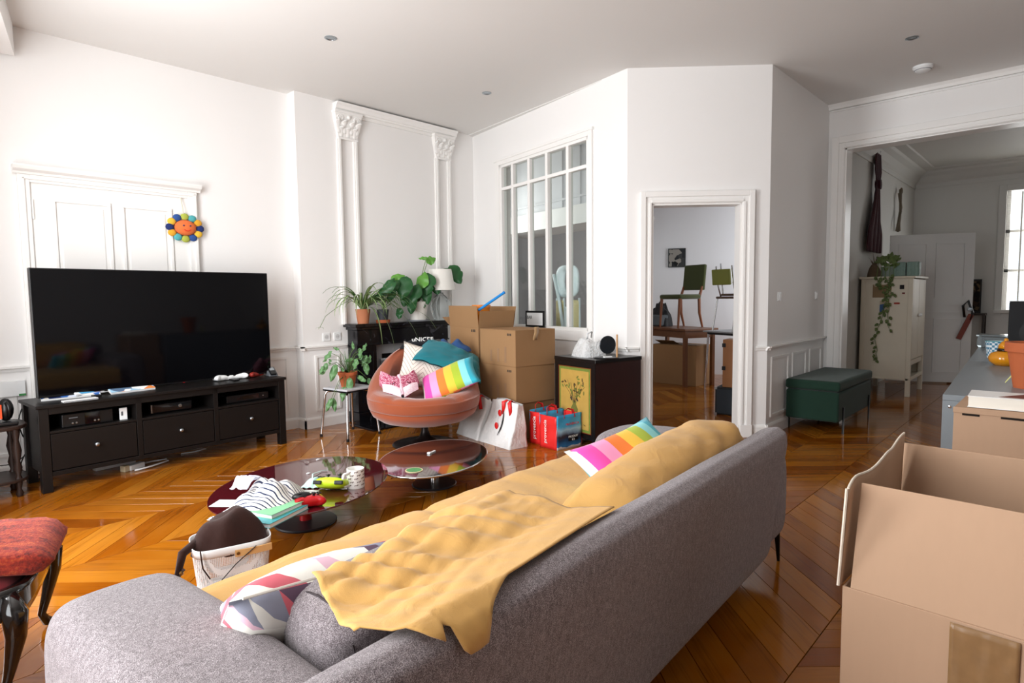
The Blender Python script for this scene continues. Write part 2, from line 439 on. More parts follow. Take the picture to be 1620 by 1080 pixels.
for tc in (3.375, 4.62):
    for t in (tc-.12, tc+.12-.055):
        run2 = MB().box(t, t+.05, 0, .028, 1.0, 2.84, FC).box(t+.012, t+.038, .028, .04, 1.0, 2.84, FC); run2.build('shaft_molding', TRIM, ent, bev=.004)
    capital(ent, tc)
# casing of the doorway
CASP = [(0, .0), (.02, .0), (.024, .03), (.034, .04), (.034, .085), (.026, .1), (0, .1)]
def casing(i, M, t0, t1, zt, label, w=.1, tall=True, plinth=.11):
    root = MB().box(t0-w, t0, 0, .02, 0, zt+w, M).box(t0-w, t0-.055, .02, .036, plinth, zt+w, M).box(t0-.028, t0-.006, .02, .03, plinth, zt+.006, M).build('trim_%d' % i, TRIM, bev=.003)
    structure(root, label)
    MB().box(t1, t1+w, 0, .02, 0, zt+w, M).box(t1+.055, t1+w, .02, .036, plinth, zt+w, M).box(t1+.006, t1+.028, .02, .03, plinth, zt+.006, M).build('side_casing', TRIM, root, bev=.003)
    MB().box(t0, t1, 0, .02, zt, zt+w, M).box(t0-.055, t1+.055, .02, .036, zt+.055, zt+w, M).box(t0-.006, t1+.006, .02, .03, zt+.006, zt+.028, M).build('head_casing', TRIM, root, bev=.003)
    for a, b in ((t0-w-.004, t0+.0), (t1, t1+w+.004)): MB().box(a, b, 0, .042, 0, plinth, M).build('plinth_block', TRIM, root, bev=.003)
    return root
r10 = casing(10, F3, DO[0], DO[1], DO[3], 'white moulded casing around the doorway to the room with stacked furniture')
MB().box(DO[0]-.002, DO[0]+.015, -WT, .002, 0, DO[3], F3).box(DO[1]-.015, DO[1]+.002, -WT, .002, 0, DO[3], F3).box(DO[0], DO[1], -WT, .002, DO[3]-.015, DO[3]+.002, F3).build('jamb_lining', TRIM, r10)
r11 = casing(11, F5, OPEN[0], OPEN[1], 2.743, 'white moulded casing around the wide opening to the dining room', w=.12)
MB().box(OPEN[0]-.002, OPEN[0]+.015, -WT-.06, .002, 0, 2.743, F5).box(OPEN[0], OPEN[1], -WT-.06, .002, 2.73, 2.745, F5).build('jamb_lining', TRIM, r11)
structure(run(run(MB(), F5, 0, 4.2, [(0, 3.13), (.012, 3.13), (.012, 3.142), (0, 3.142)]), F5, 0, 4.2, [(0, 3.15), (.03, 3.15), (.04, 3.175), (.06, 3.2), (0, 3.2)]).build('trim_12', TRIM), 'thin white cornice above the wide opening')
# interior window with ten panes
GLASS = NT('window_glass')                            # thin pane: clear with a faint mirror
_tr = GLASS.n('ShaderNodeBsdfTransparent'); _tr.inputs[0].default_value = (.93, .96, .95, 1); _gs = GLASS.n('ShaderNodeBsdfGlossy'); _gs.inputs['Roughness'].default_value = .02
_mx = GLASS.n('ShaderNodeMixShader'); _mx.inputs[0].default_value = .06; GLASS.l(_tr.outputs[0], _mx.inputs[1]); GLASS.l(_gs.outputs[0], _mx.inputs[2])
GLASS.l(_mx.outputs[0], GLASS.t.nodes['Material Output'].inputs[0]); GLASS = GLASS.m
wt0, wt1, wz0, wz1 = WIN
w1 = structure(MB().box(wt0-.075, wt0, 0, .022, wz0-.1, wz1+.055, F2).box(wt1, wt1+.055, 0, .022, wz0-.1, wz1+.055, F2).box(wt0, wt1, 0, .022, wz1, wz1+.055, F2).box(wt0, wt1, 0, .022, wz0-.1, wz0, F2)
     .box(wt0-.09, wt1+.07, 0, .03, wz1+.045, wz1+.07, F2).build('window_1', TRIM, bev=.003), 'white interior window of ten panes')
MB().box(wt0, wt0+.045, -.06, .012, wz0, wz1, F2).box(wt1-.03, wt1, -.06, .012, wz0, wz1, F2).box(wt0, wt1, -.06, .012, wz1-.03, wz1, F2).box(wt0, wt1, -.06, .012, wz0, wz0+.03, F2).build('sash_frame', TRIM, w1, bev=.003)
mul = [.84, 1.145, 1.45, 1.78]; edges = [wt0+.045]+mul+[wt1-.03]
for t in mul: MB().box(t-.02, t+.02, -.045, .014, wz0+.03, wz1-.03, F2).build('mullion', TRIM, w1, bev=.004)
MB().box(wt0+.045, wt1-.03, -.04, .012, 2.455, 2.49, F2).build('transom', TRIM, w1, bev=.004)
for a, b in zip(edges[:-1], edges[1:]):
    for c, d in ((wz0+.03, 2.455), (2.49, wz1-.03)): MB().box(a+.005, b-.005, -.024, -.02, c, d, F2).build('pane', GLASS, w1)
# panelled door in the television wall with its cornice
d1 = structure(MB().box(.843, 1.90, -.01, .012, 0, 2.125, F1).build('door_1', TRIM, bev=.002), 'white panelled door half hidden by the television')
for a, b in ((.965, 1.34), (1.405, 1.775)):
    rectmold(MB(), F1 @ Matrix.Translation((0, .012, 0)), a, b, .95, 2.02, .025, .014).build('panel_molding', TRIM, d1, bev=.004)
    MB().box(a+.05, b-.05, .01, .018, 1.0, 1.97, F1).build('raised_panel', TRIM, d1, bev=.004)
    rectmold(MB(), F1 @ Matrix.Translation((0, .012, 0)), a, b, .15, .80, .025, .014).build('panel_molding', TRIM, d1, bev=.004)
for z in (1.93, .35): MB().tube([F1 @ V(.855, .018, z-.07), F1 @ V(.855, .018, z+.07)], .007, 8).build('hinge', TRIM, d1, smooth=40)
t13 = structure(MB().box(.775, .845, 0, .03, 0, 2.175, F1).box(.785, .815, .03, .042, 0, 2.15, F1).build('trim_13', TRIM, bev=.003), 'white casing with cornice around the panelled door')
MB().box(1.9, 1.975, 0, .03, 0, 2.175, F1).box(1.94, 1.965, .03, .042, 0, 2.15, F1).build('side_casing', TRIM, t13, bev=.003)
MB().box(.845, 1.9, 0, .03, 2.12, 2.175, F1).box(.8, 1.95, .03, .042, 2.14, 2.16, F1).build('head_casing', TRIM, t13, bev=.003)
run(MB(), F1, .75, 2.0, [(0, 2.175), (.04, 2.175), (.045, 2.19), (.075, 2.205), (.085, 2.225), (.085, 2.235), (0, 2.235)]).build('cornice', TRIM, t13)

# ------------------------------------------------------------------ side room behind the doorway and the interior window
BA = V(9.89, 2.17); BD = V(-.37, .929).normalized(); BB = BA+BD*6.0
wall('wall_side_room_back', BB, BA, WT, m=SIDEW)
wall('wall_side_room_left', V(5.25, 5.7), BB, WT, m=SIDEW)
wall('wall_side_room_right', V(10.0, 2.21), V(X4+.12, Y4+WT+.04), .035, m=SIDEW)
structure(MB().prism([(4.6, 3.0), (5.3, 2.2), (X4+.1, Y4+.1), (10.1, 2.1), (BB.x+.2, BB.y+.2), (5.1, 5.75)], .08, Matrix.Translation((0, 0, 3.19)))
  .prism([(C2+N2*1.13-D2*.5).xy[:], (C2+N2*1.13+D2*2.5).xy[:], (5.9, 2.2), (10.0, 2.2), (BB.x, BB.y)], .05, Matrix.Translation((0, 0, 2.66))).build('ceiling_side_room', CEIL))
# mezzanine front seen through the interior window
FM = frame(C2+N2*1.05, D2, V(-N2.x, -N2.y))
mz = structure(MB().box(-1.15, 1.4, -.04, 0, 2.145, 2.375, FM).box(-1.15, 1.4, -.6, -.04, 2.145, 2.19, FM).build('trim_14', TRIM), 'white boxed-in mezzanine front behind the interior window')
MB().box(-1.15, 1.4, -.07, -.04, 2.375, 3.19, FM).build('board', SIDEW, mz)
for k in range(7): MB().box(-1.0+k*.34, -.97+k*.34, -.04, -.02, 2.375, 3.19, FM).build('batten', SIDEW, mz)
MB().box(-1.15, 1.4, -.04, -.015, 2.47, 2.495, FM).build('ledge', SIDEW, mz)

# ------------------------------------------------------------------ dining room beyond the wide opening
XD = 11.8; YD = 2.03
wall('wall_dining_left', V(X5+.2, YD), V(XD, YD), WT, m=GREYW)
DW = (1.28, 2.6, .98, 2.76)
wall('wall_dining_far', V(XD, YD+.1), V(XD, -3.2), WT, [DW], m=GREYW)
wall('wall_dining_right', V(XD, -3.2), V(X5, -3.2), WT, m=GREYW)
structure(bx('ceiling_dining', GREYW, None, X5+.1, XD+.2, -3.3, YD+.2, H, H+.1))
FDL = frame(V(0, YD), V(1, 0), V(0, -1)); FDF = frame(V(XD, YD+.1), V(0, -1), V(-1, 0))
CORN = [(0, 2.93), (.015, 2.93), (.02, 2.95), (.02, 3.0), (.05, 3.03), (.1, 3.1), (.16, 3.14), (.18, 3.17), (.3, 3.18), (.31, 3.2), (0, 3.2)]
structure(run(run(MB(), FDL, X5+.2, XD, CORN), FDF, .1, 5, CORN).build('trim_15', GREYW), 'moulded cornice of the dining room')
structure(run(run(MB(), FDL, X5+.2, XD, BASEP), FDF, .1, 5, BASEP).build('baseboard_dining', GREYW))
wd = structure(MB().box(DW[0]-.09, DW[0], 0, .03, .9, 2.85, FDF).box(DW[1], DW[1]+.09, 0, .03, .9, 2.85, FDF).box(DW[0], DW[1], 0, .03, 2.76, 2.85, FDF).box(DW[0]-.1, DW[1]+.1, 0, .08, .93, .98, FDF).build('window_4', GREYW, bev=.004), 'dining room window with a lowered white blind')
MB().box(DW[0], DW[0]+.05, -.1, -.05, .98, 2.76, FDF).box((DW[0]+DW[1])/2-.03, (DW[0]+DW[1])/2+.03, -.1, -.05, .98, 2.76, FDF).box(DW[1]-.05, DW[1], -.1, -.05, .98, 2.76, FDF).build('sash_frame', TRIM, wd)
for z in (1.57, 2.16): MB().box(DW[0], DW[1], -.1, -.05, z-.02, z+.02, FDF).build('glazing_bar', TRIM, wd)

BLIND = mat('white_blind_slat', '#f4f2ea', .5, var=0, trans=.0)
for k in range(52):
    z = 1.02+k*.0325
    MB().box(DW[0]+.01, DW[1]-.01, -.035, -.015, z, z+.003, FDF @ Matrix.Translation((0, -.0, 0))).build('blind_slat', BLIND, wd)
for t in (1.45, 2.3): MB().box(t, t+.02, -.027, -.024, 1.0, 2.74, FDF).build('blind_tape', BLIND, wd)

# ------------------------------------------------------------------ sofa
def m_weave():
    t = NT('grey_sofa_weave'); n1 = t.noise(620, 2); n2 = t.noise(3, 3); n3 = t.noise(120, 2, stretch=(1, 1, .4))
    c = t.ramp(t.math('ADD', t.math('MULTIPLY', n1, .8), t.math('MULTIPLY', n3, .2)), [(.38, '#463c3f'), (.5, '#776d70'), (.62, '#b5acae')])
    c = t.mix(t.math('MULTIPLY', n2, .35), c, lin('#6f6465')); t.base(c); t.b.inputs['Roughness'].default_value = .85
    t.b.inputs['Sheen Weight'].default_value = .25; t.b.inputs['Specular IOR Level'].default_value = .25
    t.bump(n1, .55, .003); return t.m
WEAVE = m_weave()
def m_cloth(name, col, var=.1, sheen=.2, ws=90, bump=.2, big=0):
    t = NT(name); n1 = t.noise(ws*6, 2); n2 = t.noise(5, 4); c = lin(col)
    t.base(t.mix(n2, tuple(k*(1-var) for k in c[:3])+(1,), tuple(min(1, k*(1+var)) for k in c[:3])+(1,)))
    t.b.inputs['Roughness'].default_value = .9; t.b.inputs['Sheen Weight'].default_value = sheen; t.b.inputs['Specular IOR Level'].default_value = .2
    h = n1
    if big: h = t.math('ADD', t.math('MULTIPLY', n1, .15), t.noise(big, 3, dist=1.2))
    t.bump(h, bump, .01 if big else .003); MATS[name] = t.m; return t.m
MUST = m_cloth('mustard_cotton', '#c79a58', .07, .15, big=14, bump=.35)
BLACKM = mat('black_metal', '#121212', .4, .6, var=0)
sofa = thing('sofa', 'long grey woven fabric sofa with rounded arms and thin black legs', 'sofa', (1.5, 1.4, 0))
def sp(mb, name, **k): return world_part(mb.build(name, WEAVE, smooth=True, **k), sofa)
sp(MB().box(.42, 2.68, .97, 1.84, .14, .36), 'seat_base', bev=.05, seg=4)
def backfn(u, v):
    x = .30+u*2.33; prof = [(1.0, .15), (.935, .14), (.915, .3), (.885, .5), (.862, .64), (.868, .69), (.905, .712), (.96, .70), (1.0, .655), (1.03, .5), (1.05, .3), (1.0, .15)]
    f = v*(len(prof)-1); i = min(int(f), len(prof)-2); f -= i
    y = prof[i][0]*(1-f)+prof[i+1][0]*f; z = prof[i][1]*(1-f)+prof[i+1][1]*f
    e = min(u, 1-u)*2.33; k = 1 if e > .12 else math.sqrt(max(0, 1-((.12-e)/.12)**2))
    return Vector((x, .96+(y-.96)*(.45+.55*k), .42+(z-.42)*(.9+.1*k)+nz((x*3, y*3, z*3), 1, .004)))
sp(MB().grid(backfn, 40, 33), 'back', sub=1, merge=.0005)
def armfn(x0, x1):
    LEN = .98 if x0 < 1 else .90
    def fn(u, v):
        # u runs along y, v around the cross section
        a = 2*math.pi*v; c, s_ = math.cos(a), math.sin(a); q = .42
        cx = math.copysign(abs(c)**q, c); sz = math.copysign(abs(s_)**q, s_)
        y = .925+u*LEN; e = min(u*LEN, (1-u)*LEN); k = 1 if e > .13 else max(.0, 1-((.13-e)/.13)**2.2)**.5
        top = .575+.02*math.sin(math.pi*u)
        return Vector(((x0+x1)/2+(x1-x0)/2*cx*(.62+.38*k), y, (.14+top)/2+(top-.14)/2*sz*(.70+.3*k)+nz((u*4, v*4, x0), 1, .004)))
    return fn
for a, b in ((.265, .575), (2.50, 2.87)):
    mb = MB().grid(armfn(a, b), 26, 28, cv=True)
    n0 = len(mb.v); mb.f.append(list(range(27*28)[0::27])); mb.f.append(list(range(27*28)[26::27])[::-1])
    sp(mb, 'arm', sub=1)
for a, b in ((.53, 1.455), (1.465, 2.52)): sp(MB().box(a, b, 1.04, 1.92, .34, .435), 'seat_cushion', bev=.045, seg=4)
for x, y in ((2.84, .985), (2.78, 1.78), (.30, .99), (.30, 1.76)):
    world_part(MB().tube([(x+(.035 if x > 1 else -.03), y, 0), (x, y, .16)], [.007, .014], 8).build('leg', BLACKM, smooth=40), sofa)
# grey back cushion lying at the near end
gc = thing('back_cushion', 'loose grey sofa back cushion with a stitched rounded end', 'cushion', (.98, 1.245, .44))
def cushfn(u, v):
    a = 2*math.pi*v; x = -.42+u*.72; e = min(u, 1-u)*.72; k = max(.02, 1-((.13-e)/.13)**2)**.5 if e < .13 else 1
    lob = 1-.20*math.exp(-((math.atan2(math.sin(a-math.pi*.98), math.cos(a-math.pi*.98)))/.22)**2)-.16*math.exp(-((math.atan2(math.sin(a-.02), math.cos(a-.02)))/.22)**2)
    c, s_ = math.cos(a), math.sin(a)
    return Vector((x, .155*math.copysign(abs(c)**.7, c)*(.45+.55*k)*lob+.0, .115+.115*math.copysign(abs(s_)**.75, s_)*(.5+.5*k)+nz((x*5, a, 1), 1, .006)))
mb = MB().grid(cushfn, 26, 30, cv=True); mb.f.append(list(range(27*30)[0::27])); mb.f.append(list(range(27*30)[26::27])[::-1])
mb.build('cushion_body', WEAVE, gc, smooth=True, sub=1)
STITCH = mat('dark_stitching', '#3a3234', .9, var=0)
MB().tube([(-.375, .157*math.cos(a)*.80, .115+.118*math.sin(a)*.86) for a in [math.pi*(.05+i*.09) for i in range(22)]], .0025, 5).build('seam', STITCH, gc)
# mustard sheet over the seat, over the roll and hanging over the back
def seatsheet(u, v):
    prof = [(1.10, .47), (1.16, .452), (1.3, .447), (1.6, .447), (1.85, .447), (1.915, .44), (1.945, .41), (1.955, .36), (1.95, .31), (1.945, .27)]
    f = v*(len(prof)-1); i = min(int(f), len(prof)-2); f -= i
    y = prof[i][0]*(1-f)+prof[i+1][0]*f; z = prof[i][1]*(1-f)+prof[i+1][1]*f
    x = .535+u*1.985
    seam = -.012*math.exp(-((x-1.46-.1*(y-1.6))/.03)**2)
    w = abs(nz((x*5+y*2, y*3.5, .3), 1))*.022+nz((x*14, y*9, 2), 1)*.005+abs(nz((x*2.6-y*4.5, y*2.2+x, 7), 1))*.014
    if v > .5: w *= .5
    return Vector((x, y+w*.3, z+w+seam+.004))
sheet = thing('sofa_throw', 'wrinkled mustard cotton sheet spread over the sofa seat and back', 'throw', (1.5, 1.5, .44))
world_part(MB().grid(seatsheet, 90, 50).build('seat_cover', MUST, smooth=True), sheet)
def roll(u, v):
    x = 1.36+u*1.10; a = 2*math.pi*v; c, s_ = math.cos(a), math.sin(a)
    e = min(u, 1-u)*1.1; k = 1 if e > .16 else (max(0.02, 1-((.16-e)/.16)**2))**.5
    g = .75+.25*min(1, u*2.2)
    w = abs(nz((x*5+a*.9, a*1.2, 3), 1))*.022+nz((x*11, a*3, 4), 1)*.008
    rz = (.152*g*k+w); ry = (.135*(.4+.6*k)+w)
    return Vector((x, 1.10+ry*math.copysign(abs(c)**.85, c)-.0*s_, .455+.148*g+rz*math.copysign(abs(s_)**.9, s_)*.97))
mb = MB().grid(roll, 50, 36, cv=True); mb.f.append(list(range(51*36)[0::51])); mb.f.append(list(range(51*36)[50::51])[::-1])
world_part(mb.build('covered_cushion', MUST, smooth=True), sheet)
def lerp(tab, x):
    for (a, b), (c, d) in zip(tab[:-1], tab[1:]):
        if x <= c: return b+(d-b)*max(0, (x-a))/(c-a)
    return tab[-1][1]
def hang(u, v):
    x = .555+u*.72
    y0 = lerp([(.565, 1.0), (.575, .93), (.60, .875), (.625, .855), (.64, .885), (.66, .845), (.71, .845), (.76, .875), (.82, .90), (1.0, .92), (1.2, .94), (1.6, .96)], x)
    y1 = lerp([(.565, 1.24), (.7, 1.255), (.85, 1.28), (1.0, 1.36), (1.25, 1.5), (1.6, 1.5)], x)
    y = y0+(y1-y0)*v
    xx = x+.12*(v-.5)*(1-u)*.6
    top = lerp([(.84, .64), (.862, .70), (.90, .72), (1.0, .695), (1.08, .67), (1.2, .68), (1.3, .672), (1.37, .645), (1.42, .58), (1.47, .475), (1.7, .465)], y)
    far = lerp([(.74, .655), (.85, .715), (.9, .727), (.97, .71), (1.02, .66), (1.1, .58), (1.25, .51), (1.6, .468)], y)
    k = min(1, max(0, (xx-1.3)/.2)); top = top*(1-k)+far*k
    w = abs(nz((xx*12+y*7, (y-xx)*2.2, 5), 1))*.030+nz((xx*26, y*20, 6), 1)*.005+.018*abs(nz((xx*5-y*15, (y+xx)*3, 8), 1))
    g = min(1, max(0, (x-.76)/.1)); return Vector((xx, y, top+.010+w*((.45+.55*v)*(1-g)+g*min(1, v*1.6))))
world_part(MB().grid(hang, 70, 46).build('hanging_end', MUST, smooth=True, solid=.003), sheet)
# scatter cushions on the sofa
def m_stripes(name, cols, axis=0, rough=.85, curve=0):
    t = NT(name); uv = t.n('ShaderNodeUVMap').outputs[0]; sx = t.n('ShaderNodeSeparateXYZ'); t.l(uv, sx.inputs[0])
    n = len(cols); c = t.ramp(sx.outputs[axis], [(i/n if not isinstance(cc, tuple) or len(cc) != 2 else cc[0], cc if not isinstance(cc, tuple) or len(cc) != 2 else cc[1]) for i, cc in enumerate(cols)], True)
    t.base(c); t.b.inputs['Roughness'].default_value = rough; t.b.inputs['Sheen Weight'].default_value = .2; t.b.inputs['Specular IOR Level'].default_value = .2
    t.bump(t.noise(500, 2), .15, .002); return t.m
RB = [(0, '#e8e2d8'), (.05, '#e64fa8'), (.19, '#f09cc6'), (.33, '#ee7f34'), (.47, '#efc244'), (.61, '#aabf36'), (.75, '#8ad9dd'), (.87, '#37b2c8')]
RAINBOW = m_stripes('rainbow_stripe_cotton', RB)
def m_triangles():
    t = NT('pastel_triangle_cotton'); uv = t.n('ShaderNodeUVMap').outputs[0]; sx = t.n('ShaderNodeSeparateXYZ'); t.l(uv, sx.inputs[0])
    u = t.math('MULTIPLY', sx.outputs[0], 9.); v = t.math('MULTIPLY', sx.outputs[1], 7.)
    sh = t.math('ADD', u, t.math('MULTIPLY', v, .5)); row = t.math('FLOOR', v); col = t.math('FLOOR', sh)
    side = t.math('GREATER_THAN', t.math('ADD', t.math('FRACT', sh), t.math('FRACT', v)), 1.)
    cb = t.n('ShaderNodeCombineXYZ'); t.l(col, cb.inputs[0]); t.l(row, cb.inputs[1]); t.l(side, cb.inputs[2])
    wn = t.n('ShaderNodeTexWhiteNoise', noise_dimensions='3D'); t.l(cb.outputs[0], wn.inputs['Vector'])
    c = t.ramp(wn.outputs['Value'], [(0, '#e9e6dd'), (.44, '#d9d5cc'), (.56, '#c9606c'), (.70, '#5b4458'), (.80, '#8a8c9c'), (.90, '#dcb4c2')], True)
    t.base(c); t.b.inputs['Roughness'].default_value = .85; t.bump(t.noise(500, 2), .15, .002); return t.m
TRI = m_triangles()
pc = thing('cushion', 'pastel triangle print cushion leaning on the grey sofa back cushion', 'cushion', (.76, 1.44, .42))
TRIM_M = TR(-.02, .0, .10, 138, 5, -3)
pillow(MB(), .56, .40, .18, TRIM_M, seed=1, puff=.36).build('cushion_cover', TRI, pc, smooth=True, merge=.001)
MB().tube([TRIM_M @ V(-.27+i*.054, .213, .0) for i in range(11)], .003, 5).build('zip_seam', mat('cream_piping', '#ddd6cc', .8), pc)
rc = thing('cushion', 'rainbow striped cushion standing against the mustard covered sofa roll', 'cushion', (2.20, 1.33, .45))
pillow(MB(), .50, .36, .15, TR(-.02, .03, .10, 38, -8, -12), seed=2).build('cushion_cover', RAINBOW, rc, smooth=True, merge=.001)

SR = R(3.5); PIV = Vector((2.87, .93, 0))       # the whole sofa stands slightly askew
for o in (sofa, gc, sheet, pc, rc):
    q = o.location-PIV; o.location = PIV+Vector((q.x*math.cos(SR)-q.y*math.sin(SR), q.x*math.sin(SR)+q.y*math.cos(SR), q.z)); o.rotation_euler = (0, 0, SR)

# ------------------------------------------------------------------ coffee tables
REDGL = mat('wine_red_glass', '#4a0f16', .04, var=0, coat=1, spec=.8); SMOKE = mat('smoked_black_glass', '#191314', .06, var=.1, coat=.6, spec=.7)
DISC = mat('dark_grey_enamel', '#26262b', .38, var=.05); CHROME = mat('chrome', '#d8d8da', .12, 1, var=0)
REDPL = mat('red_collar', '#a11217', .25, var=0)
c = at(484, 826)
rt_ = thing('coffee_table', 'low oval wine red glass coffee table on a dark disc foot', 'coffee table', (c.x, c.y, 0))
MB().lathe([(.0, 0), (.165, 0), (.17, .008), (.165, .014), (.06, .02), (.0, .021)], 40).build('foot_disc', DISC, rt_, smooth=40)
MB().lathe([(.035, .015), (.03, .05), (.028, .2), (.045, .218)], 24).build('stem', REDPL, rt_, smooth=40)
ZT = .23; RTC = V(1.619, 3.138, ZT); OA, OB = .565, .44
Mo = Matrix.Translation((RTC.x-c.x, RTC.y-c.y, 0)) @ Matrix.Rotation(R(32), 4, 'Z')
MB().lathe([(0, ZT-.012), (.97, ZT-.012), (.995, ZT-.009), (1.0, ZT-.004), (.997, ZT), (.0, ZT)], 72, Mo, OA, OB).build('glass_top', REDGL, rt_, smooth=40)
MB().lathe([(.045, .218), (.12, .2182), (.12, .2175), (.0, .2175)], 30).build('glass_collar', REDPL, rt_, smooth=40)
c = at(687, 766)
st_ = thing('side_table', 'low round smoked glass table with a thin chrome rim', 'coffee table', (c.x, c.y, 0))
SMC = V(c.x, c.y, .175)
MB().lathe([(0, 0), (.145, 0), (.15, .008), (.145, .014), (.05, .02), (0, .021)], 40).build('foot_disc', DISC, st_, smooth=40)
MB().lathe([(.032, .02), (.03, .06), (.028, .16), (.05, .173)], 24).build('stem', CHROME, st_, smooth=40)
Ms = Matrix.Translation((.03, .03, .008)) @ Matrix.Rotation(R(30), 4, 'Z')
MB().lathe([(0, .165), (.985, .165), (.99, .175), (0, .175)], 72, Ms, .49, .345).build('glass_top', SMOKE, st_, smooth=40)
MB().tube([(.49*math.cos(k*math.pi/36), .345*math.sin(k*math.pi/36), .170) for k in range(72)], .0065, 8, Ms, closed=True).build('chrome_rim', CHROME, st_, smooth=True)

# ------------------------------------------------------------------ television bench and television
BB_ = mat('black_brown_wood', '#141110', .42, var=.15, vs=18, stretch=(.15, 1, 1), spec=.3); KNOB = mat('brushed_steel', '#a8b0b6', .3, 1, var=.05)
SA = .0626; ST = V(.698, 4.896)
tv = thing('tv_bench', 'long black-brown television bench with three drawers under open shelves', 'tv bench', ST, SA)
LN, HT, DP = 1.757, .586, .45
bx('top', BB_, tv, 0, LN, 0, DP, HT-.022, HT, .003)
for x in (.012, LN-.012-.058):
    for y in (.012, DP-.07): bx('leg', BB_, tv, x, x+.058, y, y+.058, 0, HT-.022, .003)
for x in (.03, LN-.05): bx('side_panel', BB_, tv, x, x+.02, .07, DP-.07, .12, HT-.022)
bx('back_panel', BB_, tv, .07, LN-.07, DP-.03, DP-.02, .12, HT-.022)
bx('top_rail', BB_, tv, .07, LN-.07, .016, .036, HT-.067, HT-.022, .002)
bx('bottom_rail', BB_, tv, .07, LN-.07, .016, .036, .105, .135, .002)
bx('bottom_board', BB_, tv, .07, LN-.07, .03, DP-.03, .12, .135)
cw = (LN-.14-.07)/3
for i in range(3):
    x0 = .07+i*(cw+.035)
    if i: bx('divider', BB_, tv, x0-.035, x0, .016, DP-.03, .12, HT-.022, .002)
    bx('shelf', BB_, tv, x0, x0+cw, .016, DP-.03, .39, .407, .002)
    d = bx('drawer', BB_, tv, x0+.004, x0+cw-.004, .020, .036, .140, .386, .003)
    kn = MB().lathe([(.007, 0), (.006, .014), (.014, .019), (.016, .027), (.011, .034), (0, .036)], 16, TR(x0+cw/2, .02, .275, 90)).build('knob', KNOB, d, smooth=50)
BLK = mat('black_plastic', '#0d0d0f', .35, var=0); BLKG = mat('black_gloss', '#050507', .08, var=0, coat=.5); GREYP = mat('grey_plastic', '#5b5e62', .4, var=0); WHP = mat('white_plastic', '#eceded', .35, var=0)
def inst(px, y, z=0):  # point in the bench frame
    M = frame(ST, V(math.cos(SA), math.sin(SA)), V(-math.sin(SA), math.cos(SA))); return M @ V(px, y, z)
def on_bench(name, label, cat, x, y, z, rz=0, group=None):
    p = inst(x, y); return thing(name, label, cat, (p.x, p.y, z), SA+rz, group)
dv = on_bench('receiver', 'black audio receiver in the left bay of the television bench', 'receiver', .15, .06, .407)
bx('case', BLK, dv, 0, .30, 0, .28, .004, .092, .004); bx('front_panel', BLKG, dv, .13, .22, -.004, 0, .01, .086); bx('name_strip', GREYP, dv, .04, .09, -.0008, 0, .061, .068)
for k in range(4): MB().lathe([(.007, 0), (.006, .006), (0, .007)], 12, TR(.06+k*.022+(.085 if k > 1 else 0), 0, .028, 90)).build('button', KNOB, dv, smooth=40)
tc = on_bench('game_case', 'small white card box standing in the left bay of the bench', 'box', .50, .075, .407)
bx('card', WHP, tc, 0, .045, 0, .02, 0, .085, .001); bx('print', GREYP, tc, .006, .018, -.001, 0, .03, .06)
dv = on_bench('game_console', 'black game console lying in the middle bay of the bench', 'console', .70, .08, .407)
bx('case', BLKG, dv, 0, .30, 0, .24, .004, .085, .012); MB().lathe([(.013, 0), (.012, .004), (0, .005)], 18, TR(.21, 0, .045, 90)).build('power_button', KNOB, dv, smooth=40); bx('silver_trim', KNOB, dv, .004, .012, -.002, 0, .015, .075)
dv = on_bench('video_player', 'flat black video player in the right bay of the bench', 'player', 1.27, .08, .407)
bx('case', BLK, dv, 0, .36, 0, .25, .006, .065, .004); bx('display', BLKG, dv, .08, .27, -.002, 0, .02, .05); MB().lathe([(.006, 0), (.005, .005), (0, .006)], 12, TR(.31, 0, .035, 90)).build('knob', KNOB, dv, smooth=40)
p = inst(.06, .21)
tvs = thing('television', 'large flat black television standing on the bench', 'television', (p.x, p.y, HT), SA)
SCREEN = mat('television_screen', '#030305', .05, var=0, spec=.3)
bx('bezel', BLK, tvs, 0, 1.675, .004, .05, .022, .905, .004); bx('screen', SCREEN, tvs, .008, 1.667, 0, .004, .034, .897)
bx('rear_housing', BLK, tvs, .2, 1.475, .05, .09, .1, .6, .01)
for x in (.3, 1.3): MB().box(x, x+.05, -.08, .14, 0, .012).box(x, x+.05, .01, .04, .01, .06).build('foot', BLK, tvs, bev=.003)
bx('standby_led', mat('led_red', '#c02020', .4, var=0), tvs, .93, .945, -.001, 0, .023, .027)  # small red LED, shown by colour alone without glow

# ------------------------------------------------------------------ swivel chair with cushions
TERRA = m_cloth('terracotta_velvet', '#964a2a', .14, .5, big=20, bump=.12)
ch = thing('swivel_chair', 'round terracotta velvet swivel chair on a dark trumpet foot', 'armchair', (3.22, 4.07, 0), R(-38))
MB().lathe([(0, 0), (.27, 0), (.28, .006), (.27, .014), (.12, .03), (.05, .07), (.03, .12), (.03, .17), (.10, .20), (0, .2)], 40).build('trumpet_foot', mat('dark_bronze', '#1c1413', .35, .5, var=.1), ch, smooth=40)
MB().lathe([(0, .185), (.22, .19), (.36, .225), (.435, .275), (.455, .315), (.44, .345), (.3, .35), (0, .35)], 48, None, 1, .97).build('lower_shell', TERRA, ch, smooth=True)
def rimh(th):   # th measured from the front (-y): 0 front, pi back
    k = (1-math.cos(th))/2
    return .455+.03*math.sin(th)**2+.40*max(0, (k-.42)/.58)**1.35
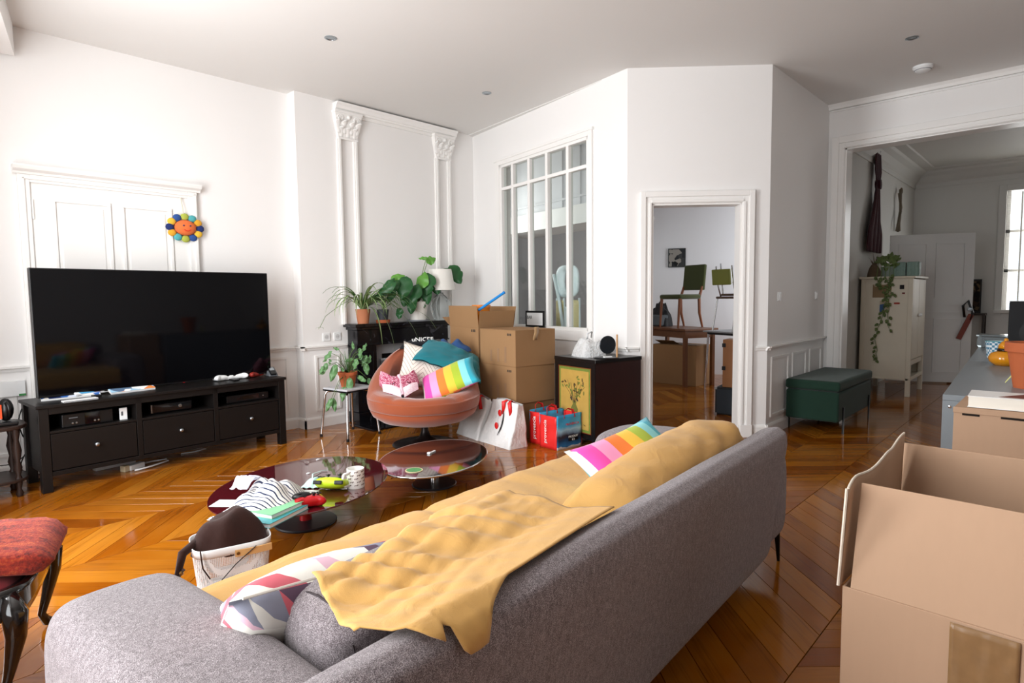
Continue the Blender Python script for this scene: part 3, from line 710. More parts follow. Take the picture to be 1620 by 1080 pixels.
def shell(u, v):
    th = 2*math.pi*u; h = rimh(th); back = max(0, (1-math.cos(th))/2-.4)/.6; fr = 1-min(1, back*2)
    ro = .475; ri = .25+.14*back
    pr = [(.43, .325), (ro-.01, .34), (ro, .38), (ro+.005, .42+.4*(h-.455)), (ro-.005+.02*back, h-.05), (ro-.04+.01*back, h-.01), (ro-.075, h), (ri+.035, h-.012), (ri, h-.05), (ri-.015, .43+.35*(h-.455)), (ri-.03, .405+.06*(h-.455)), (.18, .40), (.1, .40), (.0, .40)]
    f = v*(len(pr)-1); i = min(int(f), len(pr)-2); f -= i
    r_ = pr[i][0]*(1-f)+pr[i+1][0]*f; z = pr[i][1]*(1-f)+pr[i+1][1]*f
    x, y = math.sin(th)*r_, -math.cos(th)*r_
    y += .14*max(0, z-.5)*1.1                      # back leans away
    notch = .02*(math.exp(-((abs(th if th < math.pi else th-2*math.pi)-.62)/.07)**2))*(1 if .25 < v < .8 else 0)
    z += -notch+nz((x*5, y*5, z*5), 1, .006)
    return Vector((x, y, z))
MB().grid(shell, 72, 39, cu=True).build('seat_shell', TERRA, ch, smooth=True, merge=.0005)
# fox shaped cushion
PINKP = NT('pink_dotted_cotton'); _n = PINKP.n('ShaderNodeTexVoronoi'); _n.inputs['Scale'].default_value = 130
PINKP.l(PINKP.n('ShaderNodeTexCoord').outputs['Object'], _n.inputs['Vector'])
PINKP.base(PINKP.ramp(_n.outputs['Distance'], [(.0, '#f3d5df'), (.35, '#f0c6d4'), (.45, '#a83a5c')])); PINKP.b.inputs['Roughness'].default_value = .9
PALEP = NT('pale_pink_dotted_cotton'); _n = PALEP.n('ShaderNodeTexVoronoi'); _n.inputs['Scale'].default_value = 160
PALEP.l(PALEP.n('ShaderNodeTexCoord').outputs['Object'], _n.inputs['Vector'])
PALEP.base(PALEP.ramp(_n.outputs['Distance'], [(.0, '#d98ca8'), (.3, '#e9b9cb'), (.45, '#f6e8ec')])); PALEP.b.inputs['Roughness'].default_value = .9
def on_chair(x, y, z): # chair frame -> world
    return Matrix.Translation((3.22, 4.07, 0)) @ Matrix.Rotation(R(-38), 4, 'Z') @ V(x, y, z)
p = on_chair(-.20, -.10, .44)
fx = thing('fox_cushion', 'pink dotted fox face cushion on the terracotta chair', 'cushion', p, R(-38))
FXM = TR(0, 0, .08, 52, 0, 12)
def foxout(a):
    # outline of the fox head: wide top with ears, pointed chin
    pts = [(0, -.15), (.09, -.07), (.165, .03), (.16, .10), (.145, .155), (.085, .105), (0, .095), (-.085, .105), (-.145, .155), (-.16, .10), (-.165, .03), (-.09, -.07)]
    f = a*len(pts); i = int(f) % len(pts); f -= int(f); p0, p1 = pts[i], pts[(i+1) % len(pts)]
    return p0[0]*(1-f)+p1[0]*f, p0[1]*(1-f)+p1[1]*f
def foxfn(u, v):
    x, y = foxout(u); k = math.sin(math.pi*v); r_ = math.cos(math.pi*(v-.5)) if False else abs(math.sin(math.pi*v))**.6
    sg = -math.cos(math.pi*v); return Vector((x*r_, y*r_, sg*.06*(1 if abs(sg) < 1 else 1)))
MB().grid(foxfn, 48, 12, FXM, cu=True).build('head', PINKP.m, fx, smooth=True, merge=.0005)
for s_ in (-1, 1):
    MB().grid(lambda u, v: Vector((s_*(.012+u*(.135-.11*v*0)), -.135+v*.12+u*.085, .064*(1-(u*.9)**2.4*.75)*(.72+.28*math.sin(math.pi*min(1, v+.1)))+.004))*1 if True else None, 8, 8, FXM).build('cheek', PALEP.m, fx, smooth=True)
    MB().prism([(s_*.10, .11), (s_*.15, .105), (s_*.143, .15)], .006, FXM @ TR(0, 0, .018)).build('ear', PALEP.m, fx)
    MB().tube([FXM @ V(s_*(.05+.035*q), .005+.014*(q-.5)**2*4-.01, .073-.02*q) for q in [i/6 for i in range(7)]], .0025, 5).build('closed_eye', STITCH, fx)
MB().grid(lambda u, v: Vector(((u-.5)*.045*(1-.3*v), -.11+v*.20, .069-.012*abs(u-.5)*2-.01*v)), 4, 8, FXM).build('nose_stripe', mat('light_pink_cotton', '#eec3d0', .9), fx, smooth=True)
MB().ball(V(0, -.128, .045), (.022, .018, .014), 6, FXM).build('nose', BLK, fx, smooth=True)
# cream cushion with brown zigzag lines
def m_zigzag():
    t = NT('cream_zigzag_cotton'); uv = t.n('ShaderNodeUVMap').outputs[0]; s_ = t.n('ShaderNodeSeparateXYZ'); t.l(uv, s_.inputs[0])
    tri = t.math('PINGPONG', s_.outputs[0], .25); w = t.math('FRACT', t.math('MULTIPLY', t.math('ADD', s_.outputs[1], t.math('MULTIPLY', tri, 1.3)), 9.))
    t.base(t.ramp(w, [(0, '#8f7468'), (.12, '#e7dfd4')], True)); t.b.inputs['Roughness'].default_value = .9; t.bump(t.noise(400, 2), .15, .002); return t.m
p = on_chair(.0, .15, .43)
cz = thing('cushion', 'cream zigzag cushion behind the fox on the terracotta chair', 'cushion', p, R(-38))
pillow(MB(), .40, .40, .11, TR(.0, .0, .22, 62, 14, 4), seed=5).build('cushion_cover', m_zigzag(), cz, smooth=True, merge=.001)
p = on_chair(.14, -.10, .44)
rb = thing('cushion', 'rainbow striped cushion lying in the terracotta chair', 'cushion', p, R(-38))
RAINBOW2 = m_stripes('rainbow_stripe_cotton_chair', RB)
pillow(MB(), .50, .36, .14, TR(.07, .02, .12, 34, -20, -14) @ Matrix.Rotation(R(6), 4, 'Z'), seed=6).build('cushion_cover', RAINBOW2, rb, smooth=True, merge=.001)
TEAL = m_cloth('teal_linen', '#1f7682', .1, .15, big=18, bump=.15)
p = on_chair(.22, .20, .62)
tl = thing('blanket', 'folded teal blanket heaped on the cushions of the terracotta chair', 'blanket', p, R(-38))
def tealfn(u, v):
    x, y = u*2-1, v*2-1; e = max(0, 1-x*x)*max(0, 1-y*y)
    return Vector((x*.29*(1-.1*y), y*.19+.03*x, .05*e**.3+.03*abs(nz((x*2, y*2, 4), 1))-.03*x*x))
TM = TR(.03, .03, .10, 28, 24, 0)
MB().grid(tealfn, 24, 18, TM).grid(lambda u, v: tealfn(1-u, v)*1-Vector((0, 0, 2*.04*(max(0, 1-(u*2-1)**2)*max(0, 1-(v*2-1)**2))**.3+.01)), 24, 18, TM).build('folded_layers', TEAL, tl, smooth=True)
MB().tube([TM @ V(.26+.01*math.sin(i), -.18+i*.03, .0) for i in range(7)], [.016]*7, 8, flat=1).build('rolled_edge', TEAL, tl, smooth=True)
DNAVY = m_cloth('dark_navy_jersey', '#14161c', .2, .1, big=14, bump=.3); DENIM = m_cloth('blue_denim', '#2f4f80', .2, .1, big=14, bump=.3)
def heap(name, label, cat, m, p, sx, sy, sz, seed, rz=0, lump=.5, rough=14):
    o = thing(name, label, cat, p, rz)
    def fn(u, v):
        a = 2*math.pi*u; r_ = math.sin(math.pi*min(1, v*.5+.0001)) if False else v
        q = 1+.25*nz((math.cos(a)*1.4, math.sin(a)*1.4, seed), 1)
        x, y = math.cos(a)*r_*sx*q, math.sin(a)*r_*sy*q
        z = sz*(max(0, 1-r_**3))**.6*(1-.35*lump)+(nz((x*rough, y*rough, seed), 1)+.35)*sz*lump*(1-r_**2)
        return Vector((x, y, z))
    MB().grid(fn, 30, 12, cu=True).add([(math.cos(2*math.pi*i/30)*sx*.7, math.sin(2*math.pi*i/30)*sy*.7, 0) for i in range(30)], [tuple(range(29, -1, -1))]).build('cloth', m, o, smooth=True, merge=.0008)
    return o
p = on_chair(.02, .40, .80)
ts = heap('tshirt', 'black jersey with white lettering over the terracotta chair back', 'shirt', DNAVY, p, .24, .10, .085, 3, R(-38))
text('lettering', 'uNICEF', .062, mat('white_print', '#f0f0ee', .7, var=0), ts, TR(-.02, -.05, .082, 52, 0, 4))
p = on_chair(.22, .40, .76)
heap('jeans', 'crumpled blue garment behind the teal blanket', 'trousers', DENIM, p, .20, .10, .10, 9, R(-38))

# ------------------------------------------------------------------ fireplace
MARB = NT('black_marble'); MARB.base(MARB.ramp(MARB.noise(6, 8, dist=2.), [(.3, '#0b0b0e'), (.62, '#15151a'), (.68, '#3c3c42')])); MARB.b.inputs['Roughness'].default_value = .16; MARB = MARB.m
SOOT = mat('dark_cast_iron', '#1b1b1d', .6, var=.15); GREYI = mat('grey_board', '#9a9b9e', .6)
fp = thing('fireplace', 'black marble fireplace surround against the white chimney breast', 'fireplace', (3.9, YC, 0))
def fpp(name, x0, x1, d0, d1, z0, z1, m=MARB, bev=.004): return world_part(bx(name, m, None, x0, x1, YC-d1, YC-d0, z0, z1, bev), fp)
fpp('mantel_shelf', 3.27, 4.56, 0, .235, .975, 1.008); fpp('shelf_molding', 3.30, 4.53, 0, .205, .945, .975)
fpp('frieze', 3.32, 4.51, 0, .18, .79, .945); fpp('frieze_band', 3.31, 4.52, 0, .19, .785, .80)
for a, b in ((3.32, 3.55), (4.28, 4.51)):
    j = fpp('jamb', a, b, 0, .17, .11, .79); fpp('jamb_panel', a+.05, b-.05, .17, .185, .2, .72); fpp('jamb_plinth', a-.012, b+.012, 0, .195, .0, .11)
fpp('inner_frame', 3.55, 3.66, 0, .10, .0, .79, GREYI); fpp('inner_frame', 4.17, 4.28, 0, .10, .0, .79, GREYI); fpp('inner_lintel', 3.66, 4.17, 0, .10, .68, .79, GREYI)
fpp('firebox', 3.66, 4.17, 0, .02, 0, .68, SOOT); fpp('hearth_slab', 3.20, 4.62, .195, .60, 0, .018)
gb = thing('grey_panel', 'grey board leaning in the fireplace opening', 'board', (3.72, 5.22, .018))
bx('board', mat('grey_felt', '#57585c', .8), gb, -.1, .30, -.02, .0, 0, .62, .004, TR(0, 0, 0, -8)); bx('board_edge', GREYI, gb, -.1, .30, -.024, -.02, .6, .62, 0, TR(0, 0, 0, -8))

# ------------------------------------------------------------------ plants
LEAF = mat('deep_green_leaf', '#23572c', .38, var=.3, vs=9); LEAF2 = mat('fresh_green_leaf', '#5f9a3c', .4, var=.25, vs=9); STEM = mat('green_stem', '#5c7a3a', .6)
def m_spider():
    t = NT('variegated_leaf'); uv = t.n('ShaderNodeUVMap').outputs[0]; s_ = t.n('ShaderNodeSeparateXYZ'); t.l(uv, s_.inputs[0])
    t.base(t.ramp(t.math('ABSOLUTE', t.math('SUBTRACT', s_.outputs[0], .5)), [(0, '#cfd3a6'), (.13, '#b7c48c'), (.2, '#567f3e'), (.5, '#3c6a31')])); t.b.inputs['Roughness'].default_value = .45; return t.m
SPIDER = m_spider()
POT = mat('terracotta_pot', '#c07a55', .75, var=.12); POT2 = mat('orange_terracotta_pot', '#b65f36', .75, var=.12); SOIL = mat('dark_soil', '#2b1d14', .95)
def pot(root, r0, r1, h, m, rim=.0, z=0):
    MB().lathe([(0, z), (r0, z), (r1, z+h*(.8 if rim else 1)), *([(r1+rim, z+h*.8), (r1+rim, z+h)] if rim else []), (r1-.008, z+h), (r1-.012, z+h-.02)], 28).build('pot', m, root, smooth=35)
    MB().lathe([(r1-.01, z+h-.02), (0, z+h-.012)], 28).build('soil', SOIL, root)
def blade(P, d, L, w, droop, m, root, name='leaf', n=10, up_=.9, fold=.15, taper=1.):
    """long strap leaf from P heading d, arching over"""
    d = Vector(d).normalized(); side = d.cross(Vector((0, 0, 1))).normalized()
    pts = []; p = Vector(P); ang = up_
    for i in range(n+1):
        pts.append(p.copy()); p += (d*math.cos(ang)+Vector((0, 0, 1))*math.sin(ang))*(L/n); ang -= droop/n*(.6+.8*i/n)
    def fn(u, v):
        f = v*n; i = min(int(f), n-1); q = pts[i].lerp(pts[i+1], f-i); s_ = (u-.5)*2; ww = w*(math.sin(math.pi*min(.97, .25+.75*v)) if v > .3 else .6+v*1.2)
        return q+side*(s_*ww*.5)+Vector((0, 0, abs(s_)*fold*w))
    return MB().grid(fn, 4, n).build(name, m, root, smooth=True)
def broad(P, nrm, up_v, L, W, m, root, lobes=0, heart=True, name='leaf', curl=.12):
    """broad heart leaf hanging from P (leaf base) along up_v"""
    n_ = Vector(nrm).normalized(); y_ = Vector(up_v); y_ = (y_-n_*y_.dot(n_)).normalized(); x_ = y_.cross(n_)
    M = Matrix(((x_.x, y_.x, n_.x, P[0]), (x_.y, y_.y, n_.y, P[1]), (x_.z, y_.z, n_.z, P[2]), (0, 0, 0, 1)))
    def fn(u, v):
        s_ = (u-.5)*2
        wv = (math.sin(math.pi*v**.75)**.75 if v < 1 else 0)*(1-.15*v)
        if lobes: wv *= 1-.30*max(0, math.sin(v*math.pi*2*lobes+.6))**4*abs(s_)
        y = v*L-(.18*L*abs(s_)*(1-v)**2 if heart else 0)
        return Vector((s_*W/2*wv, y, -curl*L*(s_*s_*.6+(v-.35)**2)+.01*math.sin(v*14)*abs(s_)))
    return MB().grid(fn, 8, 12, M).build(name, m, root, smooth=True)
prn = random.Random(11)
# spider plant
P0 = V(3.42, 5.28, 1.008)
spd = thing('spider_plant', 'spider plant with arching striped leaves in a pale terracotta pot on the mantel', 'plant', P0)
pot(spd, .055, .075, .145, POT)
for k in range(56):
    a = prn.uniform(0, 2*math.pi); 
    if math.sin(a) > .25: a = -a
    L = prn.uniform(.28, .62); blade((.02*math.cos(a), .02*math.sin(a), .14), (math.cos(a), min(.12, math.sin(a)), 0), L, .024, prn.uniform(2.0, 3.2), SPIDER, spd, up_=prn.uniform(.7, 1.25))
for px, py in ((628, 575), (605, 545), (665, 548), (690, 520)):
    tip = aty(px, py, 5.02); q = tip-P0; a = math.atan2(q.y, q.x)
    n = 14; st0 = V(.0, 0, .15); ctl = V(q.x*.75, q.y*.9, .26)
    pts = [(1-t)**2*st0+2*t*(1-t)*ctl+t*t*q for t in [i/n for i in range(n+1)]]
    sd = V(-q.y, q.x).normalized()
    MB().grid(lambda u, v: pts[min(n, int(v*n))]+sd*((u-.5)*.022*(1-.8*max(0, v-.7)/.3)), 2, n).build('leaf', SPIDER, spd, smooth=True)
run_ = [aty(560, 470, 5.25)-P0, aty(535, 485, 5.2)-P0, aty(515, 500, 5.15)-P0, aty(506, 518, 5.12)-P0]
MB().tube([V(0, 0, .15)]+run_, .0025, 5).build('runner', STEM, spd)
for k in range(5): blade(run_[-1], (math.cos(k*1.3), math.sin(k*1.3), 0), .05, .008, 2, SPIDER, spd, up_=.3)
# dark pot with a vining plant
P1 = V(3.66, 5.28, 1.008)
vp = thing('potted_vine', 'broad-leaved plant in a dark grey pot on a terracotta saucer on the mantel', 'plant', P1)
MB().lathe([(0, 0), (.07, 0), (.075, .03), (.068, .03), (.065, .012), (0, .012)], 24).build('saucer', POT2, vp, smooth=40)
pot(vp, .048, .062, .125, mat('slate_grey_pot', '#34373d', .6), z=.012)
def leafat(root, P, px, py, y, L, W, m, ang, src, lobes=0, tilt=.25, r_=.004):
    """leaf centred on pixel (px,py) at depth y; ang = direction of the tip in the picture, degrees from right, upwards positive"""
    c = aty(px, py, y)-P; tip = (rt*math.cos(R(ang))+up*math.sin(R(ang)))
    b = c-tip*L*.5; nn = -fw+up*tilt+rt*prn.uniform(-.35, .35)
    broad(b, nn, tip, L, W, m, root, lobes)
    m_ = (Vector(src)+b)/2+V(0, 0, .06)
    MB().tube([src, m_, b], [r_*1.3, r_, r_*.8], 6).build('petiole', STEM, root, smooth=True)
S1 = V(0, 0, .14)
for px, py, L, W, a, m in ((603, 462, .30, .13, 215, LEAF), (616, 446, .16, .09, 50, LEAF), (625, 455, .15, .09, 250, LEAF), (631, 437, .15, .10, 20, LEAF2), (640, 475, .17, .12, 265, LEAF), (618, 470, .16, .09, 240, LEAF), (593, 470, .14, .07, 200, LEAF), (632, 497, .12, .10, 270, LEAF)):
    leafat(vp, P1, px, py, 5.22, L*.9, W*.9, m, a, S1)
# monstera
P2 = V(4.12, 5.28, 1.008)
mo = thing('monstera', 'monstera with split leaves in a white pot on the mantel', 'plant', P2)
MB().lathe([(0, 0), (.12, 0), (.125, .015), (.11, .015), (0, .01)], 28).build('saucer', mat('grey_saucer', '#8a8d92', .5), mo, smooth=40)
pot(mo, .085, .115, .20, mat('white_ceramic', '#e9e6df', .3, var=.03), z=.012)
S2 = V(0, 0, .2)
for px, py, L, W, a, m, lb in ((639, 458, .26, .22, 262, LEAF, 0), (655, 470, .27, .18, 255, LEAF, 2), (668, 440, .20, .18, 80, LEAF2, 0), (676, 452, .26, .24, 270, LEAF, 2), (690, 455, .20, .16, 285, LEAF, 0), (675, 468, .24, .16, 280, LEAF, 0), (703, 434, .14, .12, 250, LEAF, 2), (722, 436, .25, .23, 300, LEAF, 3), (683, 410, .12, .13, 30, LEAF2, 3), (668, 408, .10, .05, 180, LEAF2, 0), (693, 443, .12, .04, 45, LEAF2, 0), (670, 485, .06, .05, 250, LEAF, 0), (651, 485, .2, .14, 265, LEAF, 0)):
    leafat(mo, P2, px, py, 5.18, L*.86, W*.86, m, a, S2, lb)
# lamp
P3 = V(4.42, 5.247, 1.008)
lp = thing('table_lamp', 'table lamp with ribbed glass base and white shade behind the monstera', 'lamp', P3)
GL2 = mat('clear_ribbed_glass', '#e6ecec', .05, var=0, trans=.9, ior=1.2)
def ribbed(prof, n=48, amp=.05):
    mb = MB(); vs, fs = [], []
    for r_, z in prof:
        for k in range(n): a = 2*math.pi*k/n; q = r_*(1+amp*math.cos(12*a)); vs.append((q*math.cos(a), q*math.sin(a), z))
    for i in range(len(prof)-1):
        for k in range(n): fs.append((i*n+k, i*n+(k+1) % n, (i+1)*n+(k+1) % n, (i+1)*n+k))
    return mb.add(vs, fs)
ribbed([(.07, 0), (.075, .01), (.10, .08), (.115, .16), (.10, .22), (.06, .265), (.03, .29), (.028, .31)]).build('glass_base', GL2, lp, smooth=True)
MB().tube([(0, 0, .3), (0, 0, .40)], .01, 8).build('neck', KNOB, lp)
SHADE = mat('white_lamp_shade', '#ece9e2', .8, var=.03)
MB().lathe([(.165, .335), (.125, .57), (.123, .57), (.163, .335)], 32).build('shade', SHADE, lp, smooth=50)
# stool with a plant
q = (at(519, 690)+at(547, 700)+at(562, 678)+at(590, 686))/4
so = thing('stool', 'small square stool with grey top and chromed tube legs', 'stool', (q.x, q.y, 0), R(8))
MB().box(-.165, .165, -.165, .165, .435, .455).build('top', mat('grey_laminate', '#c4c5c9', .35), so, bev=.006); MB().box(-.167, .167, -.167, .167, .425, .4395).build('top_edge', BLK, so, bev=.004)
for a, b in ((-1, -1), (1, -1), (1, 1), (-1, 1)):
    l_ = MB().tube([(a*.10, b*.10, .42), (a*.14, b*.14, .418), (a*.152, b*.152, .39), (a*.185, b*.185, .012)], .0105, 10).build('leg', CHROME, so, smooth=50); MB().lathe([(.014, 0), (.014, .022), (.011, .026)], 12, TR(a*.185, b*.185, 0)).build('rubber_foot', BLK, l_)
PS = V(q.x+.0, q.y+.02, .455)
pl = thing('potted_plant', 'leafy trailing plant in an orange terracotta pot on the stool', 'plant', PS)
pot(pl, .06, .08, .135, POT2, rim=.008)
S3 = V(0, 0, .12); LEAF3 = mat('soft_green_leaf', '#5b8553', .42, var=.25, vs=9)
for px, py, L, W, a in ((516, 565, .11, .05, 230), (531, 551, .05, .03, 160), (513, 585, .10, .05, 250), (508, 587, .07, .04, 250), (527, 592, .14, .07, 255), (522, 573, .05, .03, 270), (570, 560, .09, .05, 280), (576, 572, .10, .05, 250), (562, 577, .09, .06, 260), (580, 585, .1, .06, 280), (583, 567, .08, .05, 80), (568, 560, .09, .05, 110), (574, 600, .09, .05, 330), (553, 612, .13, .07, 270), (543, 625, .12, .06, 265), (520, 642, .11, .05, 250), (529, 642, .11, .05, 280), (586, 605, .07, .05, 300), (541, 583, .05, .03, 120), (558, 545, .07, .03, 100), (576, 548, .08, .04, 70), (551, 570, .07, .04, 200)):
    leafat(pl, PS, px, py, PS.y-.1 if py > 575 else PS.y, L, W, LEAF3, a, S3, r_=.0025)
for k in range(40):
    a = prn.uniform(0, 6.28); blade((0, 0, .13), (math.cos(a), math.sin(a), 0), prn.uniform(.1, .26), .004, prn.uniform(.3, 1.4), LEAF3, pl, 'frond', n=5, up_=prn.uniform(.9, 1.5))

# ------------------------------------------------------------------ cardboard boxes
def m_card(name, col, sc=1):
    t = NT(name); c = lin(col); n = t.noise(2.5, 4); n2 = t.noise(60, 3, stretch=(1, 1, .12))
    k = t.mix(n, tuple(x*.9 for x in c[:3])+(1,), tuple(min(1, x*1.07) for x in c[:3])+(1,)); k = t.mix(t.math('MULTIPLY', n2, .22), k, tuple(x*.78 for x in c[:3])+(1,))
    t.base(k); t.b.inputs['Roughness'].default_value = .8; t.b.inputs['Specular IOR Level'].default_value = .2; t.bump(n2, .12, .002); MATS[name] = t.m; return t.m
CARD = m_card('brown_cardboard', '#9c7854'); CARD2 = m_card('pale_cardboard', '#b8977c'); TAPE = mat('brown_packing_tape', '#a5855f', .22, var=.12, vs=20); INK = mat('black_print', '#3a3029', .8, var=0)
def closed_box(label, P, rz, w, d, h, group=None, m=CARD, z=0, tape=True, marks=True, flapup=False):
    """corner P is the corner nearest the room; local x runs along the front (width w), local y along the side (depth d)"""
    o = thing('cardboard_box', label, 'box', (P[0], P[1], z), rz, group); e = .004
    for nm, a in (('front_panel', (0, w, 0, e)), ('rear_panel', (0, w, d-e, d)), ('side_panel', (0, e, e, d-e)), ('side_panel', (w-e, w, e, d-e))): bx(nm, m, o, *a, .001, h-.004, .0015)
    bx('bottom_panel', m, o, e, w-e, e, d-e, .0, .005)
    for k in range(2):
        y0, y1 = (0, d/2-.001) if k == 0 else (d/2+.001, d)
        MB().box(0, w, y0, y1, h-.004, h, None).build('top_flap', m, o, bev=.0015)
    if tape:
        bx('tape_strip', TAPE, o, -.001, w+.001, d/2-.025, d/2+.025, h, h+.0008); bx('tape_strip', TAPE, o, -.0012, -.0002, d/2-.025, d/2+.025, h-.09, h)
    if marks:
        for k in range(3): bx('tape_mark', mat('faint_tape_mark', '#8f6f52', .6), o, w*(.3+.2*k), w*(.3+.2*k)+.03, -.0008, 0, .03, .13+.02*k)
        for k in range(3): bx('print_mark', INK, o, w*.78+k*.022, w*.78+k*.022+.015, -.0008, 0, h-.05, h-.03)
    return o
AD = math.atan2(3.46-3.53, 4.24-3.80)          # right face direction of the stack
Acor = V(3.80, 3.53); bxw, bxd = .55, .45
def stk(label, P, ang, w, d, h, z, **k):
    # P = room corner; ang = direction of the right hand face; wide face runs 90 degrees left of it
    a = V(math.cos(ang), math.sin(ang)); b = V(-a.y, a.x); Q = V(*P)+b*w
    return closed_box(label, (Q.x, Q.y), ang-math.pi/2, w, d, h, z=z, **k)
stk('brown moving box at the bottom of the stack beside the painted cabinet', (3.83, 3.55), AD-.03, .54, .43, .325, 0)
stk('brown moving box in the middle of the stack beside the painted cabinet', (3.80, 3.53), AD, bxw, bxd, .325, .325)
topb = stk('brown moving box with a loose tape end, topmost beside the painted cabinet', (3.80, 3.53), AD-.02, bxw, bxd, .32, .65, tape=False)
MB().grid(lambda u, v: V(bxw+.012+.03*math.sin(v*2), .20+u*.05-.04*v, .335-.11*v*v+.012*math.sin(v*9)), 2, 8).build('loose_tape', TAPE, topb, smooth=True, solid=.001)
BW = AD+math.pi/2
def ahead(P, ang, t): return V(P[0]+math.cos(ang)*t, P[1]+math.sin(ang)*t)
Bc = ahead((3.82, 3.53), BW, .585)
stk('brown moving box at the bottom of the stack under the open box', (Bc.x, Bc.y), AD, .50, .42, .325, 0)
stk('brown moving box directly under the open box beside the fireplace', (Bc.x, Bc.y), AD, .50, .42, .325, .325)
ob = thing('open_box', 'open brown moving box with raised flaps and toys on the stack beside the fireplace', 'box', ahead((Bc.x, Bc.y), BW, .50).to_tuple()[:2]+(.65,), AD-math.pi/2)
w_, d_, h_ = .50, .42, .32
for nm, a in (('front_panel', (0, w_, 0, .004)), ('rear_panel', (0, w_, d_-.004, d_)), ('side_panel', (0, .004, .004, d_-.004)), ('side_panel', (w_-.004, w_, .004, d_-.004))): bx(nm, CARD, ob, *a, 0, h_, .0015)
bx('bottom_panel', CARD, ob, .004, w_-.004, .004, d_-.004, 0, .005)
MB().box(0, w_, 0, .004, 0, .21, TR(0, 0, h_, 4)).build('flap', CARD, ob, bev=.0015); MB().box(0, w_, 0, .004, 0, .20, TR(0, d_-.004, h_, -10)).build('flap', CARD, ob, bev=.0015)
MB().box(0, .004, 0, d_-.01, 0, .16, TR(w_-.004, .005, h_, 0, 8)).build('flap', CARD, ob, bev=.0015); MB().box(0, .004, 0, d_-.01, 0, .18, TR(0, .005, h_, 0, -60)).build('flap', CARD, ob, bev=.0015)
for k in range(3): bx('print_mark', INK, ob, w_*.76+k*.025, w_*.76+k*.025+.017, -.0008, 0, .28, .305)
tb = V(4.08, 4.2, .66)
o = thing('toy_stick', 'bright blue plastic tube sticking out of the open moving box', 'toy', (tb.x, tb.y, .66)); q = aty(797, 463, 4.02)-tb; q0 = aty(762, 487, 4.12)-tb
MB().tube([q0+(q0-q)*.15, q0, q], .013, 12).build('tube', mat('bright_blue_plastic', '#1f8fe0', .35, var=0), o, smooth=40); MB().tube([q, q+(q-q0).normalized()*.01], [.016, .014], 12).build('end_cap', mat('blue_cap', '#1779c4', .35, var=0), o, smooth=40)
o = thing('toy_bucket', 'orange plastic toy inside the open moving box', 'toy', (4.10, 4.26, .66)); MB().lathe([(0, 0), (.06, 0), (.085, .52), (.08, .52), (.055, .01)], 20).build('bucket', mat('orange_plastic', '#ef8a1d', .4, var=0), o, smooth=40); MB().lathe([(.085, .5), (.092, .5), (.092, .525), (.085, .525)], 20).build('rim', mat('orange_plastic', '#ef8a1d', .4, var=0), o, smooth=40)
# big open box beside the camera
bg = thing('open_cardboard_box', 'large open cardboard box with raised flaps and a patch of brown tape', 'box', (1.465, .362, 0), R(-92))
W_, D_, H_ = .62, .50, .60
# local x runs towards -Y along the front, local y runs away (+X)
for nm, a in (('front_panel', (0, W_, 0, .005)), ('rear_panel', (0, W_, D_-.005, D_)), ('side_panel', (0, .005, .005, D_-.005)), ('side_panel', (W_-.005, W_, .005, D_-.005))): bx(nm, CARD2, bg, *a, 0, H_, .002)
bx('bottom_panel', CARD2, bg, .005, W_-.005, .005, D_-.005, 0, .006)
MB().box(.004, W_, 0, .005, 0, .235, TR(.012, 0, H_, -15)).build('front_flap', CARD2, bg, bev=.002)
MB().box(0, W_, 0, .005, 0, .235, TR(0, D_-.005, H_, -6)).build('rear_flap', CARD2, bg, bev=.002)
def sflap(u, v): return V(-.006+.012*v-.006*math.sin(u*9)*v, -.0+u*D_*1.0, H_+v*(.225+.035*u)+.006*math.sin(u*14)*v)
MB().grid(sflap, 20, 10).build('side_flap', CARD2, bg, smooth=True, solid=.005)
MB().grid(lambda u, v: V(W_+.02*v, u*D_, H_+v*.22), 8, 4).build('side_flap', CARD2, bg, solid=.005)
ED = mat('torn_cardboard_edge', '#d9cdbc', .9, var=.2, vs=60); MB().tube([sflap(0, i/10)+V(-.002, -.003, 0) for i in range(11)], .0035, 6).build('torn_edge', ED, bg); MB().tube([sflap(i/20, 1) for i in range(21)], .003, 6).build('flap_edge', ED, bg)
def tapef(u, v): return V(.20+u*.11, -.0022-.0035*abs(nz((u*6, v*9, 2), 1))-.0006, H_-.006-v*.36)
MB().grid(tapef, 16, 24).build('tape_patch', mat('shiny_brown_tape', '#8a6a48', .25, var=.2, vs=30), bg, smooth=True, solid=.0006)
# boxes with a book by the grey cabinets
b2 = closed_box('flat-lidded tan mailing box with a thick book on top', (3.20, .376), R(-90), .46, .40, .30, m=CARD2, z=.46, tape=False, marks=False)
for a, b in ((.03, .09), (.16, .30)): bx('lid_slot', mat('dark_gap', '#1c130c', .9, var=0), b2, a, b, -.001, .001, .268, .277)
bx('lid_lip', CARD2, b2, -.002, .462, -.004, 0, .278, .302, .001)
b3 = thing('cardboard_box', 'tan cardboard box with parted flaps under the mailing box', 'box', (3.12, .44, 0), R(-90))
for nm, a in (('front_panel', (0, .6, 0, .004)), ('rear_panel', (0, .6, .496, .5)), ('side_panel', (0, .004, .004, .496)), ('side_panel', (.596, .6, .004, .496))): bx(nm, CARD2, b3, *a, 0, .455, .0015)
MB().box(.02, .58, 0, .004, 0, .2, TR(0, .0, .455, -96)).build('flap', CARD2, b3); MB().box(.0, .6, 0, .24, .453, .457, TR(0, .26, 0)).build('flap', CARD2, b3)
bx('packing_slip', mat('dark_slip', '#2b2f3a', .5), b3, .05, .18, .0, .05, .457, .462)
bk = thing('book', 'thick white paperback lying on the mailing box', 'book', (3.23, .33, .762), R(-88))
